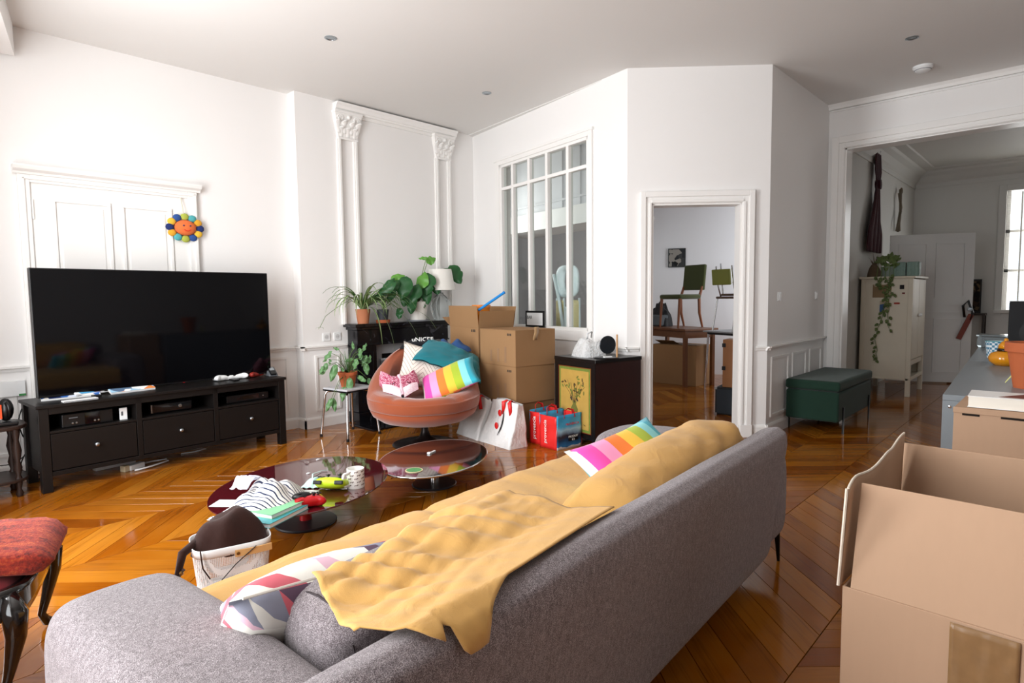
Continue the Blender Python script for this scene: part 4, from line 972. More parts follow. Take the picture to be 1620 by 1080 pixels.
bx('page_block', mat('book_pages', '#ece6da', .8, var=.05, vs=200, stretch=(.02, .02, 1)), bk, 0, .30, 0, .2, .002, .046); bx('cover', mat('white_cover', '#f4f2ee', .4, var=.03), bk, -.003, .303, -.003, .203, .046, .049); bx('cover', WHP, bk, -.003, .303, -.003, .203, 0, .002)
MB().prism([(.1, .03), (.29, .02), (.29, .18), (.2, .19)], .0006, TR(0, 0, .049)).build('cover_print', mat('red_brown_print', '#7a3b2c', .5), bk)
# ------------------------------------------------------------------ painted cabinet
LACQ = mat('black_lacquer', '#15100f', .3, var=.1); MAHO = mat('dark_mahogany', '#2f1512', .35, var=.25, vs=10, stretch=(1, 1, .1)); GOLD = mat('gold_paint', '#b8954a', .45, var=.18, vs=12); GREENB = mat('green_border_paint', '#6f7f33', .5, var=.3, vs=30); PAINTB = mat('dark_painted_lines', '#4d3a1c', .6)
FRc = V(4.04, 2.86); ang = math.atan2(.978, .21)                  # width direction, towards the boxes
cb = thing('painted_cabinet', 'dark lacquered cabinet with a gold painted door of birds and flowers', 'cabinet', (FRc.x, FRc.y, 0), ang)
# local x: along the front (towards the boxes), local y: -(depth) so body lies at y<0
CW, CD, CHt = .52, .53, .735
bx('side_panel', MAHO, cb, 0, .02, -CD, 0, .06, CHt-.03, .002); bx('side_panel', MAHO, cb, CW-.02, CW, -CD, 0, .06, CHt-.03, .002)
bx('top', LACQ, cb, -.008, CW+.008, -CD-.003, .01, CHt-.03, CHt, .003); bx('bottom', LACQ, cb, 0, CW, -CD, 0, .06, .08); bx('back_panel', MAHO, cb, .02, CW-.02, -CD, -CD+.01, .08, CHt-.03)
for x in (.0, CW-.045):
    for y in (-CD, -.045): bx('foot', LACQ, cb, x, x+.045, y, y+.045, 0, .06)
MB().box(.0, .045, 0, .008, .06, CHt-.03).box(CW-.045, CW, 0, .008, .06, CHt-.03).box(.045, CW-.045, 0, .008, CHt-.07, CHt-.03).box(.045, CW-.045, 0, .008, .06, .1).build('front_frame', LACQ, cb)
dr = bx('door', GREENB, cb, .05, CW-.05, -.01, .005, .105, CHt-.075, .001); bx('gold_panel', GOLD, dr, .078, CW-.078, .005, .007, .135, CHt-.105)
rectmold(MB(), TR(0, .005, 0), .05, CW-.05, .105, CHt-.075, .006, .003).build('red_line', mat('red_line_paint', '#7a2f1c', .5, var=0), dr)
pr2 = random.Random(4)
def dab(x, z, w, h, a, m, name='painted_leaf'):
    M = TR(x, .0072, z, 90) @ Matrix.Rotation(a, 4, 'Z'); MB().prism([(math.cos(t)*w, math.sin(t)*h) for t in [i*math.pi/4 for i in range(8)]], .0006, M).build(name, m, dr)
OLIVE = mat('olive_paint', '#6b6a2c', .6)
MB().prism([(-.03, 0), (.03, 0), (.02, .03), (.035, .08), (.015, .11), (.02, .13), (-.02, .13), (-.015, .11), (-.035, .08), (-.02, .03)], .0007, TR(.26, .0072, .19, 90) @ Matrix.Scale(1.35, 4)).build('painted_vase', OLIVE, dr)
for k in range(34):
    a = pr2.uniform(-1.2, 1.2); r_ = pr2.uniform(.03, .20); dab(.26+math.sin(a)*r_, .40+math.cos(a)*r_*.9+pr2.uniform(-.03, .03), .018, .008, pr2.uniform(0, 3), (OLIVE, PAINTB, GREENB)[k % 3])
for k in range(7): MB().tube([V(.26, .0078, .35), V(.26+(k-3)*.02, .0078, .43), V(.26+(k-3)*.045, .0078, .50+.02*(k % 3))], .0016, 4).build('painted_stem', PAINTB, dr)
for x in (.225, .30): dab(x, .38, .02, .010, .8, INK, 'painted_bird'); dab(x+.008, .393, .006, .005, 0, INK, 'painted_bird')
for k in range(10): dab(pr2.uniform(.1, .42), pr2.uniform(.15, .26), .015, .004, pr2.uniform(-.5, .5), PAINTB)
def oncab(x, y): return V(FRc.x, FRc.y)+V(math.cos(ang), math.sin(ang))*x+V(-math.sin(ang), math.cos(ang))*y
PLAS = NT('thin_white_plastic'); PLAS.base(PLAS.mix(PLAS.noise(12, 4), lin('#d5d8da'), lin('#f7f7f6'))); PLAS.b.inputs['Roughness'].default_value = .25; PLAS.b.inputs['Transmission Weight'].default_value = .25; PLAS.bump(PLAS.noise(28, 4, dist=1.5), .9, .02); PLAS = PLAS.m
p = oncab(.30, -.20); o = heap('plastic_bag', 'crumpled white plastic bag with knotted handles on the painted cabinet', 'bag', PLAS, (p.x, p.y, CHt), .15, .14, .14, 21)
MB().tube([V(-.03, 0, .15), V(-.05, -.02, .20), V(0, -.03, .215), V(.03, 0, .16)], .008, 6, flat=.3).build('handle', PLAS, o, smooth=True)
MB().prism([(-.03, -.02), (.03, -.01), (.025, .03), (-.02, .03)], .002, TR(.02, -.075, .08, 60, 0, 30)).build('paper_scrap', mat('cream_paper', '#dfd2b0', .8), o)
p = oncab(.44, -.28); o = heap('plastic_bag', 'small flat white plastic bag between the boxes and the bigger bag', 'bag', PLAS, (p.x, p.y, CHt), .07, .13, .13, 33)
MB().tube([V(-.03, -.05, .07), V(-.04, -.08, .10), V(.0, -.09, .09)], .006, 6, flat=.3).build('handle', mat('grey_handle', '#55585c', .5), o, smooth=True)
p = oncab(.035, -.20); o = thing('table_mirror', 'round dark table mirror on a wooden post and black tray', 'mirror', (p.x, p.y, CHt), R(-47))
MB().lathe([(0, 0), (.105, 0), (.11, .006), (.105, .010), (0, .008)], 32, TR(-.03, 0, 0), 1, .8).build('tray', BLK, o, smooth=40)
MB().tube([(.055, 0, .008), (.055, 0, .20)], .008, 10).build('post', mat('light_wood', '#c79a6b', .6), o, smooth=40)
MB().lathe([(0, -.004), (.072, -.004), (.076, 0), (.072, .004), (0, .004)], 36, TR(-.025, -.012, .115, 90, 0, 18)).build('mirror_disc', mat('dark_mirror', '#22262b', .2, .3, var=.1), o, smooth=40)
MB().box(-.07, .0, -.03, .0, .010, .02, TR(0, 0, 0, 0, 0, 20)).build('card', WHP, o)
# framed sign on the sill behind the boxes
p = C2+D2*1.28-N2*.05; o = thing('framed_sign', 'small black framed white sign leaning on the interior window', 'sign', (p.x, p.y, .94), math.atan2(D2.y, D2.x))
MB().box(-.16, .16, .0, .012, .0, .02).box(-.16, .16, 0, .012, .15, .17).box(-.16, -.14, 0, .012, .02, .15).box(.14, .16, 0, .012, .02, .15).build('frame', BLK, o); bx('sign_face', WHP, o, -.14, .14, .003, .006, .02, .15); text('lettering', 'BAR', .05, BLK, o, TR(-.09, .0025, .10, 90))
o['label'] = 'small black framed white sign leaning on the interior window'
# ------------------------------------------------------------------ shopping bags on the floor
WBAG = NT('white_woven_bag'); WBAG.base(WBAG.mix(WBAG.noise(6, 4), lin('#d9d9d8'), lin('#f6f5f3'))); WBAG.b.inputs['Roughness'].default_value = .4; WBAG.bump(WBAG.noise(14, 5, dist=1.), .6, .02); WBAG = WBAG.m
REDC = mat('red_print', '#d8201f', .45, var=.05); 
def bagmesh(w, d, h, seed, lean=.06, tw=.82, td=.25):
    def fn(u, v):
        pts = [(-.5, -.5), (.5, -.5), (.5, .5), (-.5, .5)]; f = u*4; i = int(f) % 4; f -= int(f)
        a, b = pts[i], pts[(i+1) % 4]; x, y = a[0]+(b[0]-a[0])*f, a[1]+(b[1]-a[1])*f
        sx = w*(1+(tw-1)*v); sy = d*(1+(td-1)*v)
        p = Vector((x*sx, y*sy+lean*v, h*v*(1+.05*math.sin(u*12))))
        k = .035*v*(1-v*.3)+.006; p += Vector((nz((p.x*6, p.z*6, seed), 1), nz((p.x*6, p.z*6, seed+5), 1)*1.2, 0))*k
        return p
    return MB().grid(fn, 48, 16, cu=True)
def whitebag(label, p0, p1, d, h, seed, logo):
    P, Q = at(*p0), at(*p1); c_ = (P+Q)/2; a = math.atan2(Q.y-P.y, Q.x-P.x); n = V(-math.sin(a), math.cos(a))
    o = thing('shopping_bag', label, 'bag', (c_.x+n.x*d/2, c_.y+n.y*d/2, 0), a); w = (Q-P).length
    bagmesh(w, d, h, seed).build('bag_body', WBAG, o, smooth=True); bx('bag_bottom', WBAG, o, -w/2+.01, w/2-.01, -d/2+.01, d/2-.01, 0, .004)
    for s_ in (-1, 1):
        MB().tube([V(w*.16+.05*s_, -.0, h*.72), V(w*.16+.04*s_, -.01, h*1.02), V(w*.16+.02*s_, .02, h*1.06), V(w*.16+.04*s_, .05, h*.98)], .016, 8, flat=.25).build('red_handle', REDC, o, smooth=True)
    if logo:
        F = lambda x, z: V(x, -d/2*(1+(.25-1)*z/h)+.06*z/h-.012, z)
        for z in (.16, .265): MB().ball(F(-.02, z), (.024, .007, .03), 7).build('red_dot', REDC, o, smooth=True)
        MB().tube([F(.03+.025*math.sin(math.pi*t), .09+.2*t)+V(0, -.006, 0) for t in [i/8 for i in range(9)]], [.002+.005*math.sin(math.pi*i/8) for i in range(9)], 6).build('black_smile', BLK, o, smooth=True)
    return o
whitebag('big white shopping bag with red dots and a black smile print', (757, 697), (806, 712), .20, .36, 3, True)
whitebag('white shopping bag with red handles half hidden by the terracotta chair', (722, 685), (755, 697), .18, .36, 8, False)
def m_scenic():
    t = NT('scenic_bag_print'); g = t.n('ShaderNodeTexCoord').outputs['Object']; s_ = t.n('ShaderNodeSeparateXYZ'); t.l(g, s_.inputs[0])
    z = t.math('ADD', s_.outputs[2], t.math('MULTIPLY', t.math('SUBTRACT', t.noise(14, 5), .5), .06))
    t.base(t.ramp(t.math('MULTIPLY', z, 3.5), [(0, '#e8ecef'), (.07, '#e8ecef'), (.08, '#2b79b3'), (.26, '#1d3f63'), (.36, '#3a2f3a'), (.46, '#7d95ab'), (.56, '#a8cfe3'), (.68, '#4fb2dd'), (1, '#35a3d6')])); t.b.inputs['Roughness'].default_value = .35; return t.m
SCEN = m_scenic(); REDB = mat('red_bag_plastic', '#e02b2a', .35, var=.06); BLUEB = mat('blue_bag_plastic', '#4fb3dc', .35, var=.06)
def redbag(label, corner, right, left, h, txt=True):
    P, Q, L = at(*corner), at(*right), at(*left); a = math.atan2(Q.y-P.y, Q.x-P.x); w = (Q-P).length; d = (L-P).length
    o = thing('shopping_bag', label, 'bag', (P.x, P.y, 0), a); e = .003
    def side(u, v): return V(e*0+.012*math.sin(math.pi*v)*math.sin(math.pi*u), u*d, v*h*(1+.0*u))
    MB().grid(lambda u, v: V(.012*nz((u*3, v*3, 1), 1), (1-u)*d, v*(h-.01)), 8, 10).build('red_gusset', REDB, o, smooth=True, solid=.002)
    MB().grid(lambda u, v: V(w+.012*nz((u*3, v*3, 4), 1), u*d, v*(h-.01)), 8, 10).build('red_gusset', REDB, o, smooth=True, solid=.002)
    MB().grid(lambda u, v: V(u*w, .014*nz((u*4, v*3, 2), 1)*v, v*h), 14, 10).build('printed_front', SCEN, o, smooth=True, solid=.002)
    MB().grid(lambda u, v: V((1-u)*w, d+.014*nz((u*4, v*3, 6), 1)*v, v*h), 14, 10).build('printed_rear', SCEN, o, smooth=True, solid=.002)
    bx('bag_bottom', BLUEB, o, 0, w, 0, d, 0, .004)
    MB().box(.02, w-.02, .02, d-.02, .006, h*.8).build('wrapped_contents', PLAS, o, bev=.03)
    for y in (.0, d): MB().tube([V(w*.3, y, h-.03), V(w*.33, y+.01, h+.03), V(w*.5, y+.02, h+.045), V(w*.67, y+.01, h+.03), V(w*.7, y, h-.03)], .012, 8, flat=.25).build('handle', REDB, o, smooth=True)
    WPR = mat('white_print', '#f0f0ee', .7, var=0)
    text('lettering', 'provencia', .05, WPR, o, TR(-.014, d*.6, h*.5, 90, 0, -90) @ Matrix.Rotation(R(90), 4, 'Z'))
    text('lettering', 'PROVENCIA', .028, REDB, o, TR(w*.58, -.014, h*.72, 90))
    bx('dark_label', BLK, o, w*.42, w*.8, -.013, -.012, h*.22, h*.38); text('lettering', 'PRODUIT\nICI', .026, WPR, o, TR(w*.61, -.015, h*.3, 90))
    return o
redbag('red and blue scenic print shopping bag standing nearest the sofa', (881, 713), (920, 704), (863, 704), .285)
redbag('red and blue scenic print shopping bag tucked against the moving boxes', (860, 704), (890, 695), (841, 699), .285)

# ------------------------------------------------------------------ grey cabinets and what stands on them
GREYM = mat('grey_painted_metal', '#7f868b', .4, var=.06); ZG = .75; GA = R(3.1); GP = V(3.64, .475)
def gpt(x, y): return GP+V(math.cos(GA), math.sin(GA))*x+V(math.sin(GA), -math.cos(GA))*y
def greycab(label, x0, x1):
    p = gpt(x0, 0); o = thing('metal_cabinet', label, 'cabinet', (p.x, p.y, 0), GA); L = x1-x0
    bx('top', GREYM, o, 0, L, -.55, 0, ZG-.03, ZG, .003); bx('end_panel', GREYM, o, 0, .02, -.55, 0, 0, ZG-.03, .002); bx('end_panel', GREYM, o, L-.02, L, -.55, 0, 0, ZG-.03, .002); bx('rear_panel', GREYM, o, .02, L-.02, -.02, 0, 0, ZG-.03); bx('bottom', GREYM, o, .02, L-.02, -.55, -.02, .05, .07)
    for k in range(2): d = bx('door', GREYM, o, .02+k*(L/2-.02), L/2-.003+k*(L/2-.02), -.57, -.55, .07, ZG-.04, .002); bx('handle', CHROME, d, L/2-.05+k*.07, L/2-.035+k*.07, -.585, -.57, .4, .52)
    MB().lathe([(.008, 0), (.007, .003), (0, .004)], 12, TR(-.0, -.03, ZG-.06, 0, -90)).build('screw', CHROME, o, smooth=40)
    return o
greycab('low grey metal cabinet beside the boxes with a terracotta pot on it', 0, 1.92); greycab('low grey metal cabinet in the dining opening with a black speaker on it', 1.94, 3.5)
def ongrey(px, py, dz=0): p = at(px, py, ZG); return V(p.x, p.y, ZG)
p = ongrey(1620, 612); o = thing('flower_pot', 'rimmed orange terracotta flower pot on the grey cabinet', 'pot', (p.x-.02, p.y-.03, ZG)); pot(o, .075, .105, .24, POT2, rim=.012)
p = ongrey(1590, 578); o = thing('ceramic_gourd', 'glossy mustard yellow ceramic gourd with a dark band', 'ornament', p)
YEL = mat('mustard_glaze', '#d98d10', .12, var=.1, coat=.5)
MB().lathe([(0, 0), (.06, .0), (.092, .03), (.096, .055), (.08, .085), (.045, .10)], 28).build('body', YEL, o, smooth=True); MB().lathe([(.047, .098), (.05, .108), (.043, .118)], 24).build('dark_band', mat('dark_glaze', '#23150d', .15, var=0), o, smooth=True); MB().lathe([(.043, .116), (.04, .14), (.022, .165), (.0, .172)], 24).build('neck', YEL, o, smooth=True); MB().ball(V(0, 0, .175), .014, 6).build('knob', YEL, o, smooth=True)
p = ongrey(1597, 607); o = thing('banana_leaf', 'pale yellow curved leaf lying beside the terracotta pot', 'leaf', (p.x+.03, p.y+.02, ZG)); blade((0, 0, .0), (.3, -1, 0), .16, .025, .6, mat('pale_yellow_leaf', '#e0e08a', .5), o, up_=1.0)
p = ongrey(1574, 566); o = thing('checked_cup', 'white cup with blue checks on the grey cabinet', 'cup', p)
CHK = NT('blue_check'); ck = CHK.n('ShaderNodeTexChecker'); ck.inputs['Scale'].default_value = 60; ck.inputs[1].default_value = lin('#3c7fa0'); ck.inputs[2].default_value = lin('#e8eef0'); CHK.l(CHK.n('ShaderNodeTexCoord').outputs['Object'], ck.inputs[0]); CHK.base(ck.outputs[0])
MB().lathe([(0, 0), (.05, 0), (.065, .13), (.06, .13), (.047, .006), (0, .006)], 24).build('cup_body', CHK.m, o, smooth=40); MB().lathe([(.064, .125), (.067, .13), (.060, .13)], 24).build('rim', mat('turquoise_rim', '#58b6c4', .3, var=0), o)
p = ongrey(1562, 550); o = thing('glass_dish', 'clear lidded glass dish behind the checked cup', 'dish', (p.x+.1, p.y-.05, ZG)); GL3 = mat('grey_glass', '#b7c2c6', .08, var=0, trans=.7, ior=1.2); MB().box(-.1, .1, -.13, .13, 0, .10).build('dish_body', GL3, o, bev=.02); MB().box(-.105, .105, -.135, .135, .102, .118).build('lid', GL3, o, bev=.006)
p = ongrey(1593, 556); o = thing('speaker', 'black box speaker on the grey cabinet in front of the dining window', 'speaker', (p.x, p.y, ZG), R(3)); MB().box(0, .3, -.36, 0, 0, .42).build('cabinet', mat('black_speaker_cloth', '#17181b', .7), o, bev=.01); bx('top_plate', BLK, o, .0, .3, -.36, 0, .42, .425); MB().lathe([(0, 0), (.10, 0), (.11, .008), (.0, .008)], 28, TR(0, -.18, .16, 0, -90)).build('woofer', BLK, o); bx('remote_control', BLKG, o, .05, .2, -.2, -.12, .425, .437)
# ------------------------------------------------------------------ green ottoman
GRV = m_cloth('dark_green_velvet', '#1c3429', .2, .12)
o = thing('ottoman', 'dark green velvet storage ottoman with thin black legs', 'ottoman', (5.78, 1.50, 0))
MB().box(0, 1.14, 0, .45, .115, .385).build('body', GRV, o, smooth=30, bev=.02, seg=3); MB().box(-.008, 1.148, -.008, .455, .39, .48).build('lid', GRV, o, smooth=30, bev=.025, seg=4)
for x, y in ((.12, -.012), (1.02, -.012), (.12, .452), (1.02, .452)): MB().box(x, x+.022, y, y+.012, .0, .24).build('leg', BLACKM, o)
# switches and sockets, ceiling fittings
def plate(name, label, cat, M, x, z, kind):
    P = M @ V(x, 0, z); n = (M @ V(0, 1, 0))-(M @ V(0, 0, 0)); o = thing(name, label, cat, P, math.atan2(n.y, n.x)+math.pi/2)
    bx('plate', WHP, o, -.04, .04, -.01, 0, -.04, .04, .004)
    if kind == 's': MB().box(-.026, .026, -.016, -.008, -.028, .028, TR(0, 0, 0, 4)).build('rocker', WHP, o, bev=.002)
    else:
        MB().lathe([(.024, 0), (.022, .001), (0, .0008)], 20, TR(0, -.01, 0, 90)).build('socket_well', mat('socket_grey', '#cfcfcf', .4, var=0), o)
        for a in (-.008, .008): MB().lathe([(.0025, 0), (.0025, .002)], 8, TR(a, -.0105, 0, 90)).build('pin_hole', BLK, o)
    return o
plate('light_switch', 'white light switch near the doorway corner', 'switch', F4, 5.627, 1.235, 's'); plate('light_switch', 'white light switch beside the wide opening casing', 'switch', F4, 6.687, 1.24, 's')
plate('wall_socket', 'white wall socket above the chair rail, farther from the fireplace', 'socket', FC, 3.08, .885, 'o'); plate('wall_socket', 'white wall socket next to the black fireplace', 'socket', FC, 3.20, .885, 'o')
o = plate('wall_socket', 'white socket box with a green label over the small dark table', 'socket', F1, .69, .64, 'o'); bx('junction_box', WHP, o, -.13, .05, -.03, 0, -.05, .06, .003); bx('label_sticker', mat('green_sticker', '#3f8a4a', .5, var=0), o, .01, .05, -.031, -.03, -.05, -.035)
for k, (px, py) in enumerate(((523, 60), (770, 147), (1443, 60))):
    p = at(px, py, H); o = thing('ceiling_spot', ['recessed ceiling spotlight above the smoked glass table', 'recessed ceiling spotlight near the interior window', 'recessed ceiling spotlight near the smoke detector'][k], 'spotlight', (p.x, p.y, H), 0, 'recessed ceiling spotlights')
    MB().lathe([(.045, 0), (.045, -.004), (.033, -.006), (.03, -.002)], 24).build('ring', KNOB, o, smooth=40); MB().lathe([(.03, -.001), (0, -.0015)], 20).build('lamp_glass', mat('spot_glass', '#6b6f70', .2, var=0), o)
p = at(1460, 105, H); o = thing('smoke_detector', 'round white smoke detector on the ceiling', 'smoke detector', (p.x, p.y, H)); MB().lathe([(.075, 0), (.075, -.015), (.06, -.03), (.058, -.036), (.04, -.048), (0, -.05)], 28).build('housing', WHP, o, smooth=35); MB().lathe([(.06, -.028), (.063, -.03), (.06, -.033)], 28).build('vent_ring', GREYP, o)
# ------------------------------------------------------------------ sun toy on the panelled door
p = F1 @ V(1.863, .05, 1.87); o = thing('sun_toy', 'knitted orange sun toy with a smiling face hanging on the panelled door', 'toy', p)
MB().ball(V(0, 0, 0), (.085, .045, .065), 10).build('face', mat('orange_felt', '#e0703a', .9, var=.1), o, smooth=True)
PC = [mat('petal_%s' % n, c_, .9, var=.1) for n, c_ in (('navy', '#1f2f66'), ('yellow', '#e3b63a'), ('teal', '#4fa3a8'), ('olive', '#a9b24a'), ('blue', '#2b4d8c'), ('mustard', '#dca02e'))]
for k in range(12):
    a = k*math.pi/6; MB().ball(V(.118*math.cos(a), .005, .092*math.sin(a)), (.034, .016, .030), 6).build('petal', PC[k*5 % 6 if k % 2 else k % 6], o, smooth=True)
for s_ in (-1, 1): MB().ball(V(s_*.026, -.043, .014), .007, 5).build('eye', mat('dark_blue_eye', '#202a55', .5, var=0), o, smooth=True)
MB().tube([V(-.025+.05*t, -.044, -.018-.012*math.sin(math.pi*t)) for t in [i/6 for i in range(7)]], .003, 5).build('smile', REDC, o); MB().tube([V(-.01, .0, .08), V(-.015, -.0, .16), V(-.02, .02, .25)], .004, 5).build('hanging_cord', mat('cream_cord', '#d9d3c0', .9), o)
# ------------------------------------------------------------------ small dark table with charging dock
DW_ = mat('dark_turned_wood', '#2b1d18', .4, var=.2)
o = thing('small_table', 'small dark wooden two-tier table with turned legs', 'side table', (.42, 5.10, 0))
MB().prism([(.25*math.copysign(abs(math.cos(t))**.6, math.cos(t)), .19*math.copysign(abs(math.sin(t))**.6, math.sin(t))) for t in [i*math.pi/18 for i in range(36)]], .025, TR(0, 0, .445)).build('top', DW_, o, bev=.006)
MB().prism([(.24*math.copysign(abs(math.cos(t))**.6, math.cos(t)), .18*math.copysign(abs(math.sin(t))**.6, math.sin(t))) for t in [i*math.pi/18 for i in range(36)]], .02, TR(0, 0, .10)).build('shelf', DW_, o, bev=.005)
TP = [(.0, 0), (.016, 0), (.022, .02), (.012, .05), (.02, .09), (.02, .12), (.012, .14), (.024, .19), (.014, .23), (.026, .30), (.014, .37), (.022, .42), (.022, .445)]
for a, b in ((-1, -1), (1, -1), (1, 1), (-1, 1)): MB().lathe(TP, 16, TR(a*.18, b*.12, 0)).build('leg', DW_, o, smooth=50)
d = thing('charging_dock', 'black charging dock with two upright gamepads on the small dark table', 'charger', (.52, 5.03, .47)); MB().box(-.12, .10, -.06, .06, 0, .025).build('dock', BLK, d, bev=.008)
for k, (x, c_) in enumerate(((-.06, '#2fa8d8'), (.045, '#e0542c'))):
    g = MB().ball(V(x, 0, .10), (.042, .05, .075), 8).build('gamepad', BLK, d, smooth=True); MB().box(x-.047+.01*k, x-.035+.01*k, -.05, -.04, .05, .14).build('light_strip', mat('strip_%d' % k, c_, .4, var=0), d)
    MB().tube([V(x, -.04, .15), V(x+.01, -.06, .12), V(x+.01, -.055, .06)], .012, 8).build('grip', BLK, d, smooth=True)
CAB = mat('black_cable', '#101010', .5, var=0)
for k, (lab, pts) in enumerate((('black cable hanging behind the end of the television bench', [(.70, 5.33, .56), (.66, 5.30, .45), (.68, 5.32, .33), (.73, 5.35, .25), (.70, 5.33, .10), (.75, 5.36, .012)]), ('thick looped black cables on the floor behind the small table', [(.78, 5.38, .3), (.70, 5.35, .22), (.66, 5.36, .10), (.74, 5.38, .04), (.80, 5.36, .012), (.72, 5.31, .012), (.80, 5.26, .012)]), ('black cable drooping between the small table tiers', [(.36, 5.33, .40), (.40, 5.34, .25), (.50, 5.35, .16), (.62, 5.38, .14), (.72, 5.40, .2)]))):
    V_ = [Vector(q) for q in pts]; out = []
    for i in range(len(V_)-1):
        a, b, c_, d2 = V_[max(0, i-1)], V_[i], V_[i+1], V_[min(len(V_)-1, i+2)]
        for t in (0, .25, .5, .75): out.append(.5*((2*b)+(c_-a)*t+(2*a-5*b+4*c_-d2)*t*t+(-a+3*b-3*c_+d2)*t**3))
    tag(MB().tube(out+[V_[-1]], .004, 6).build('cable', CAB, smooth=True), lab, 'cable', 'cables behind the television bench')
# ------------------------------------------------------------------ things on and under the bench
def onb(name, label, cat, px, py, rz=0, group=None): p = at(px, py, HT); return thing(name, label, cat, (p.x, p.y, HT), SA+R(rz), group)
def m_comic(name, seed, cols):
    t = NT(name); v = t.n('ShaderNodeTexVoronoi'); v.inputs['Scale'].default_value = 16; mp = t.n('ShaderNodeMapping'); mp.inputs['Location'].default_value = (seed, seed*2, 0); t.l(t.n('ShaderNodeTexCoord').outputs['Object'], mp.inputs[0]); t.l(mp.outputs[0], v.inputs['Vector'])
    s_ = t.n('ShaderNodeSeparateXYZ'); t.l(v.outputs['Color'], s_.inputs[0]); t.base(t.ramp(s_.outputs[0], [(i/len(cols), c_) for i, c_ in enumerate(cols)], True)); t.b.inputs['Roughness'].default_value = .6; t.b.inputs['Specular IOR Level'].default_value = .15; return t.m
for lab, px, py, rz, w, d, th, cols in (('comic magazine with a mixed blue cover on the bench edge', 112, 629, -6, .34, .20, .014, ['#cfd6e6', '#3f6db5', '#1e2a55', '#e8e2da']), ('comic magazine with a red and blue cover on the bench', 152, 624, 10, .30, .20, .012, ['#c8352b', '#e9ecf0', '#4f9fd0', '#3a2f55']), ('comic magazine with a pale blue cover under the green one', 208, 619, 4, .30, .20, .016, ['#9fc6e0', '#e58a4a', '#f0f0ee', '#58708c']), ('comic magazine with a bright green cover on the bench', 216, 613, -4, .26, .17, .012, ['#8fc93a', '#a6d84e', '#e4efe0', '#5aa42c'])):
    o = onb('magazine', lab, 'magazine', px, py, rz); zz = .0 if 'under' in lab or 'edge' in lab else .017
    bx('cover', m_comic('comic_'+lab.split()[4]+str(px), px*.37, cols), o, -w/2, w/2, 0, d*.75, zz+th-.001, zz+th, 0, TR(0, -.04, .0, 21)); bx('pages', WHP, o, -w/2, w/2, 0, d*.75, zz, zz+th-.001, 0, TR(0, -.04, .0, 21))
o = onb('game_case', 'slim white game case lying on the front edge of the bench', 'case', 128, 634, 0); bx('shell', WHP, o, -.10, .10, -.012, .05, 0, .012, .003); bx('spine', GREYP, o, -.10, .10, -.0125, -.012, .003, .009)
def gamepad(o, m, m2, s=1, M=Matrix.Identity(4)):
    def fn(u, v):
        a = 2*math.pi*u; c_, s_ = math.cos(a), math.sin(a); rx = .075; ry = .045
        x = rx*math.copysign(abs(c_)**.75, c_); y = ry*math.copysign(abs(s_)**.8, s_)
        if s_ < 0: y -= .045*max(0, abs(c_)-.35)**1.0*(1.1); x *= 1+.06
        k = math.sin(math.pi*v)**.55; return Vector((x*k*s, y*k*s, (.028-.026*math.cos(math.pi*v))*s))
    MB().grid(fn, 40, 12, M, cu=True).build('shell', m, o, smooth=True, merge=.0004)
    for x, y in ((-.042, .012), (.022, -.012)): MB().lathe([(.012, .05), (.006, .053), (.006, .062), (.011, .065), (.011, .069), (0, .069)], 14, M @ TR(x*s, y*s, 0, s=s)).build('thumbstick', BLK, o, smooth=40)
    MB().box(-.03, -.012, -.016, -.010, .050, .056, M @ Matrix.Scale(s, 4)).box(-.024, -.018, -.022, -.004, .050, .056, M @ Matrix.Scale(s, 4)).build('direction_pad', m2, o)
    for k in range(4): MB().lathe([(.005, .052), (.005, .057), (0, .058)], 10, M @ TR((.045+.013*math.cos(k*math.pi/2))*s, (.012+.013*math.sin(k*math.pi/2))*s, 0, s=s)).build('button', m2, o)
    for x in (-.05, .05): MB().box(x*s-.02*s, x*s+.02*s, .036*s, .05*s, .018*s, .036*s, M).build('trigger', m2, o, bev=.004)
o = onb('gamepad', 'white gamepad lying towards the middle of the bench', 'gamepad', 350, 602, 12, 'white gamepads on the bench'); gamepad(o, WHP, GREYP)
o = onb('gamepad', 'white gamepad lying against the red gamepad on the bench', 'gamepad', 376, 599, -10, 'white gamepads on the bench'); gamepad(o, WHP, GREYP)
o = onb('gamepad', 'red and black gamepad beside the phone cradle on the bench', 'gamepad', 402, 596, 20); gamepad(o, mat('red_gamepad', '#8c2a22', .4, var=.3, vs=30), BLK, .95)
o = onb('phone_cradle', 'grey cordless phone cradle at the end of the bench', 'phone', 430, 594, -8); MB().hexa([V(*q) for q in ((-.04, -.05, 0), (.04, -.05, 0), (.04, .05, 0), (-.04, .05, 0), (-.04, -.04, .015), (.04, -.04, .015), (.04, .045, .075), (-.04, .045, .075))]).build('base', GREYP, o, bev=.006); MB().box(-.026, .026, -.055, .035, 0, .02, TR(0, 0, .035, 33)).build('handset', BLK, o, bev=.006); MB().box(-.02, .02, -.005, .03, .02, .0215, TR(0, 0, .035, 33)).build('display', KNOB, o)
p = at(232, 741); o = thing('white_router', 'white power adapter with looped cable under the bench', 'adapter', (p.x-.03, p.y+.08, 0), R(25)); bx('adapter', WHP, o, -.09, .03, -.03, .03, 0, .04, .006); bx('adapter_plug', mat('beige_plastic', '#cdbd9d', .5, var=0), o, -.13, -.09, -.02, .03, 0, .045, .004); MB().tube([V(.03, 0, .02), V(.12, .02, .012), V(.22, -.03, .012), V(.18, -.09, .012), V(.02, -.10, .012), V(-.1, -.08, .012)], .006, 8).build('cable', WHP, o, smooth=True)
p = at(185, 740); o = thing('power_strip', 'white power strip on the floor under the bench', 'power strip', (p.x, p.y+.06, 0), R(10)); bx('strip', WHP, o, -.14, .14, -.03, .03, 0, .04, .006)
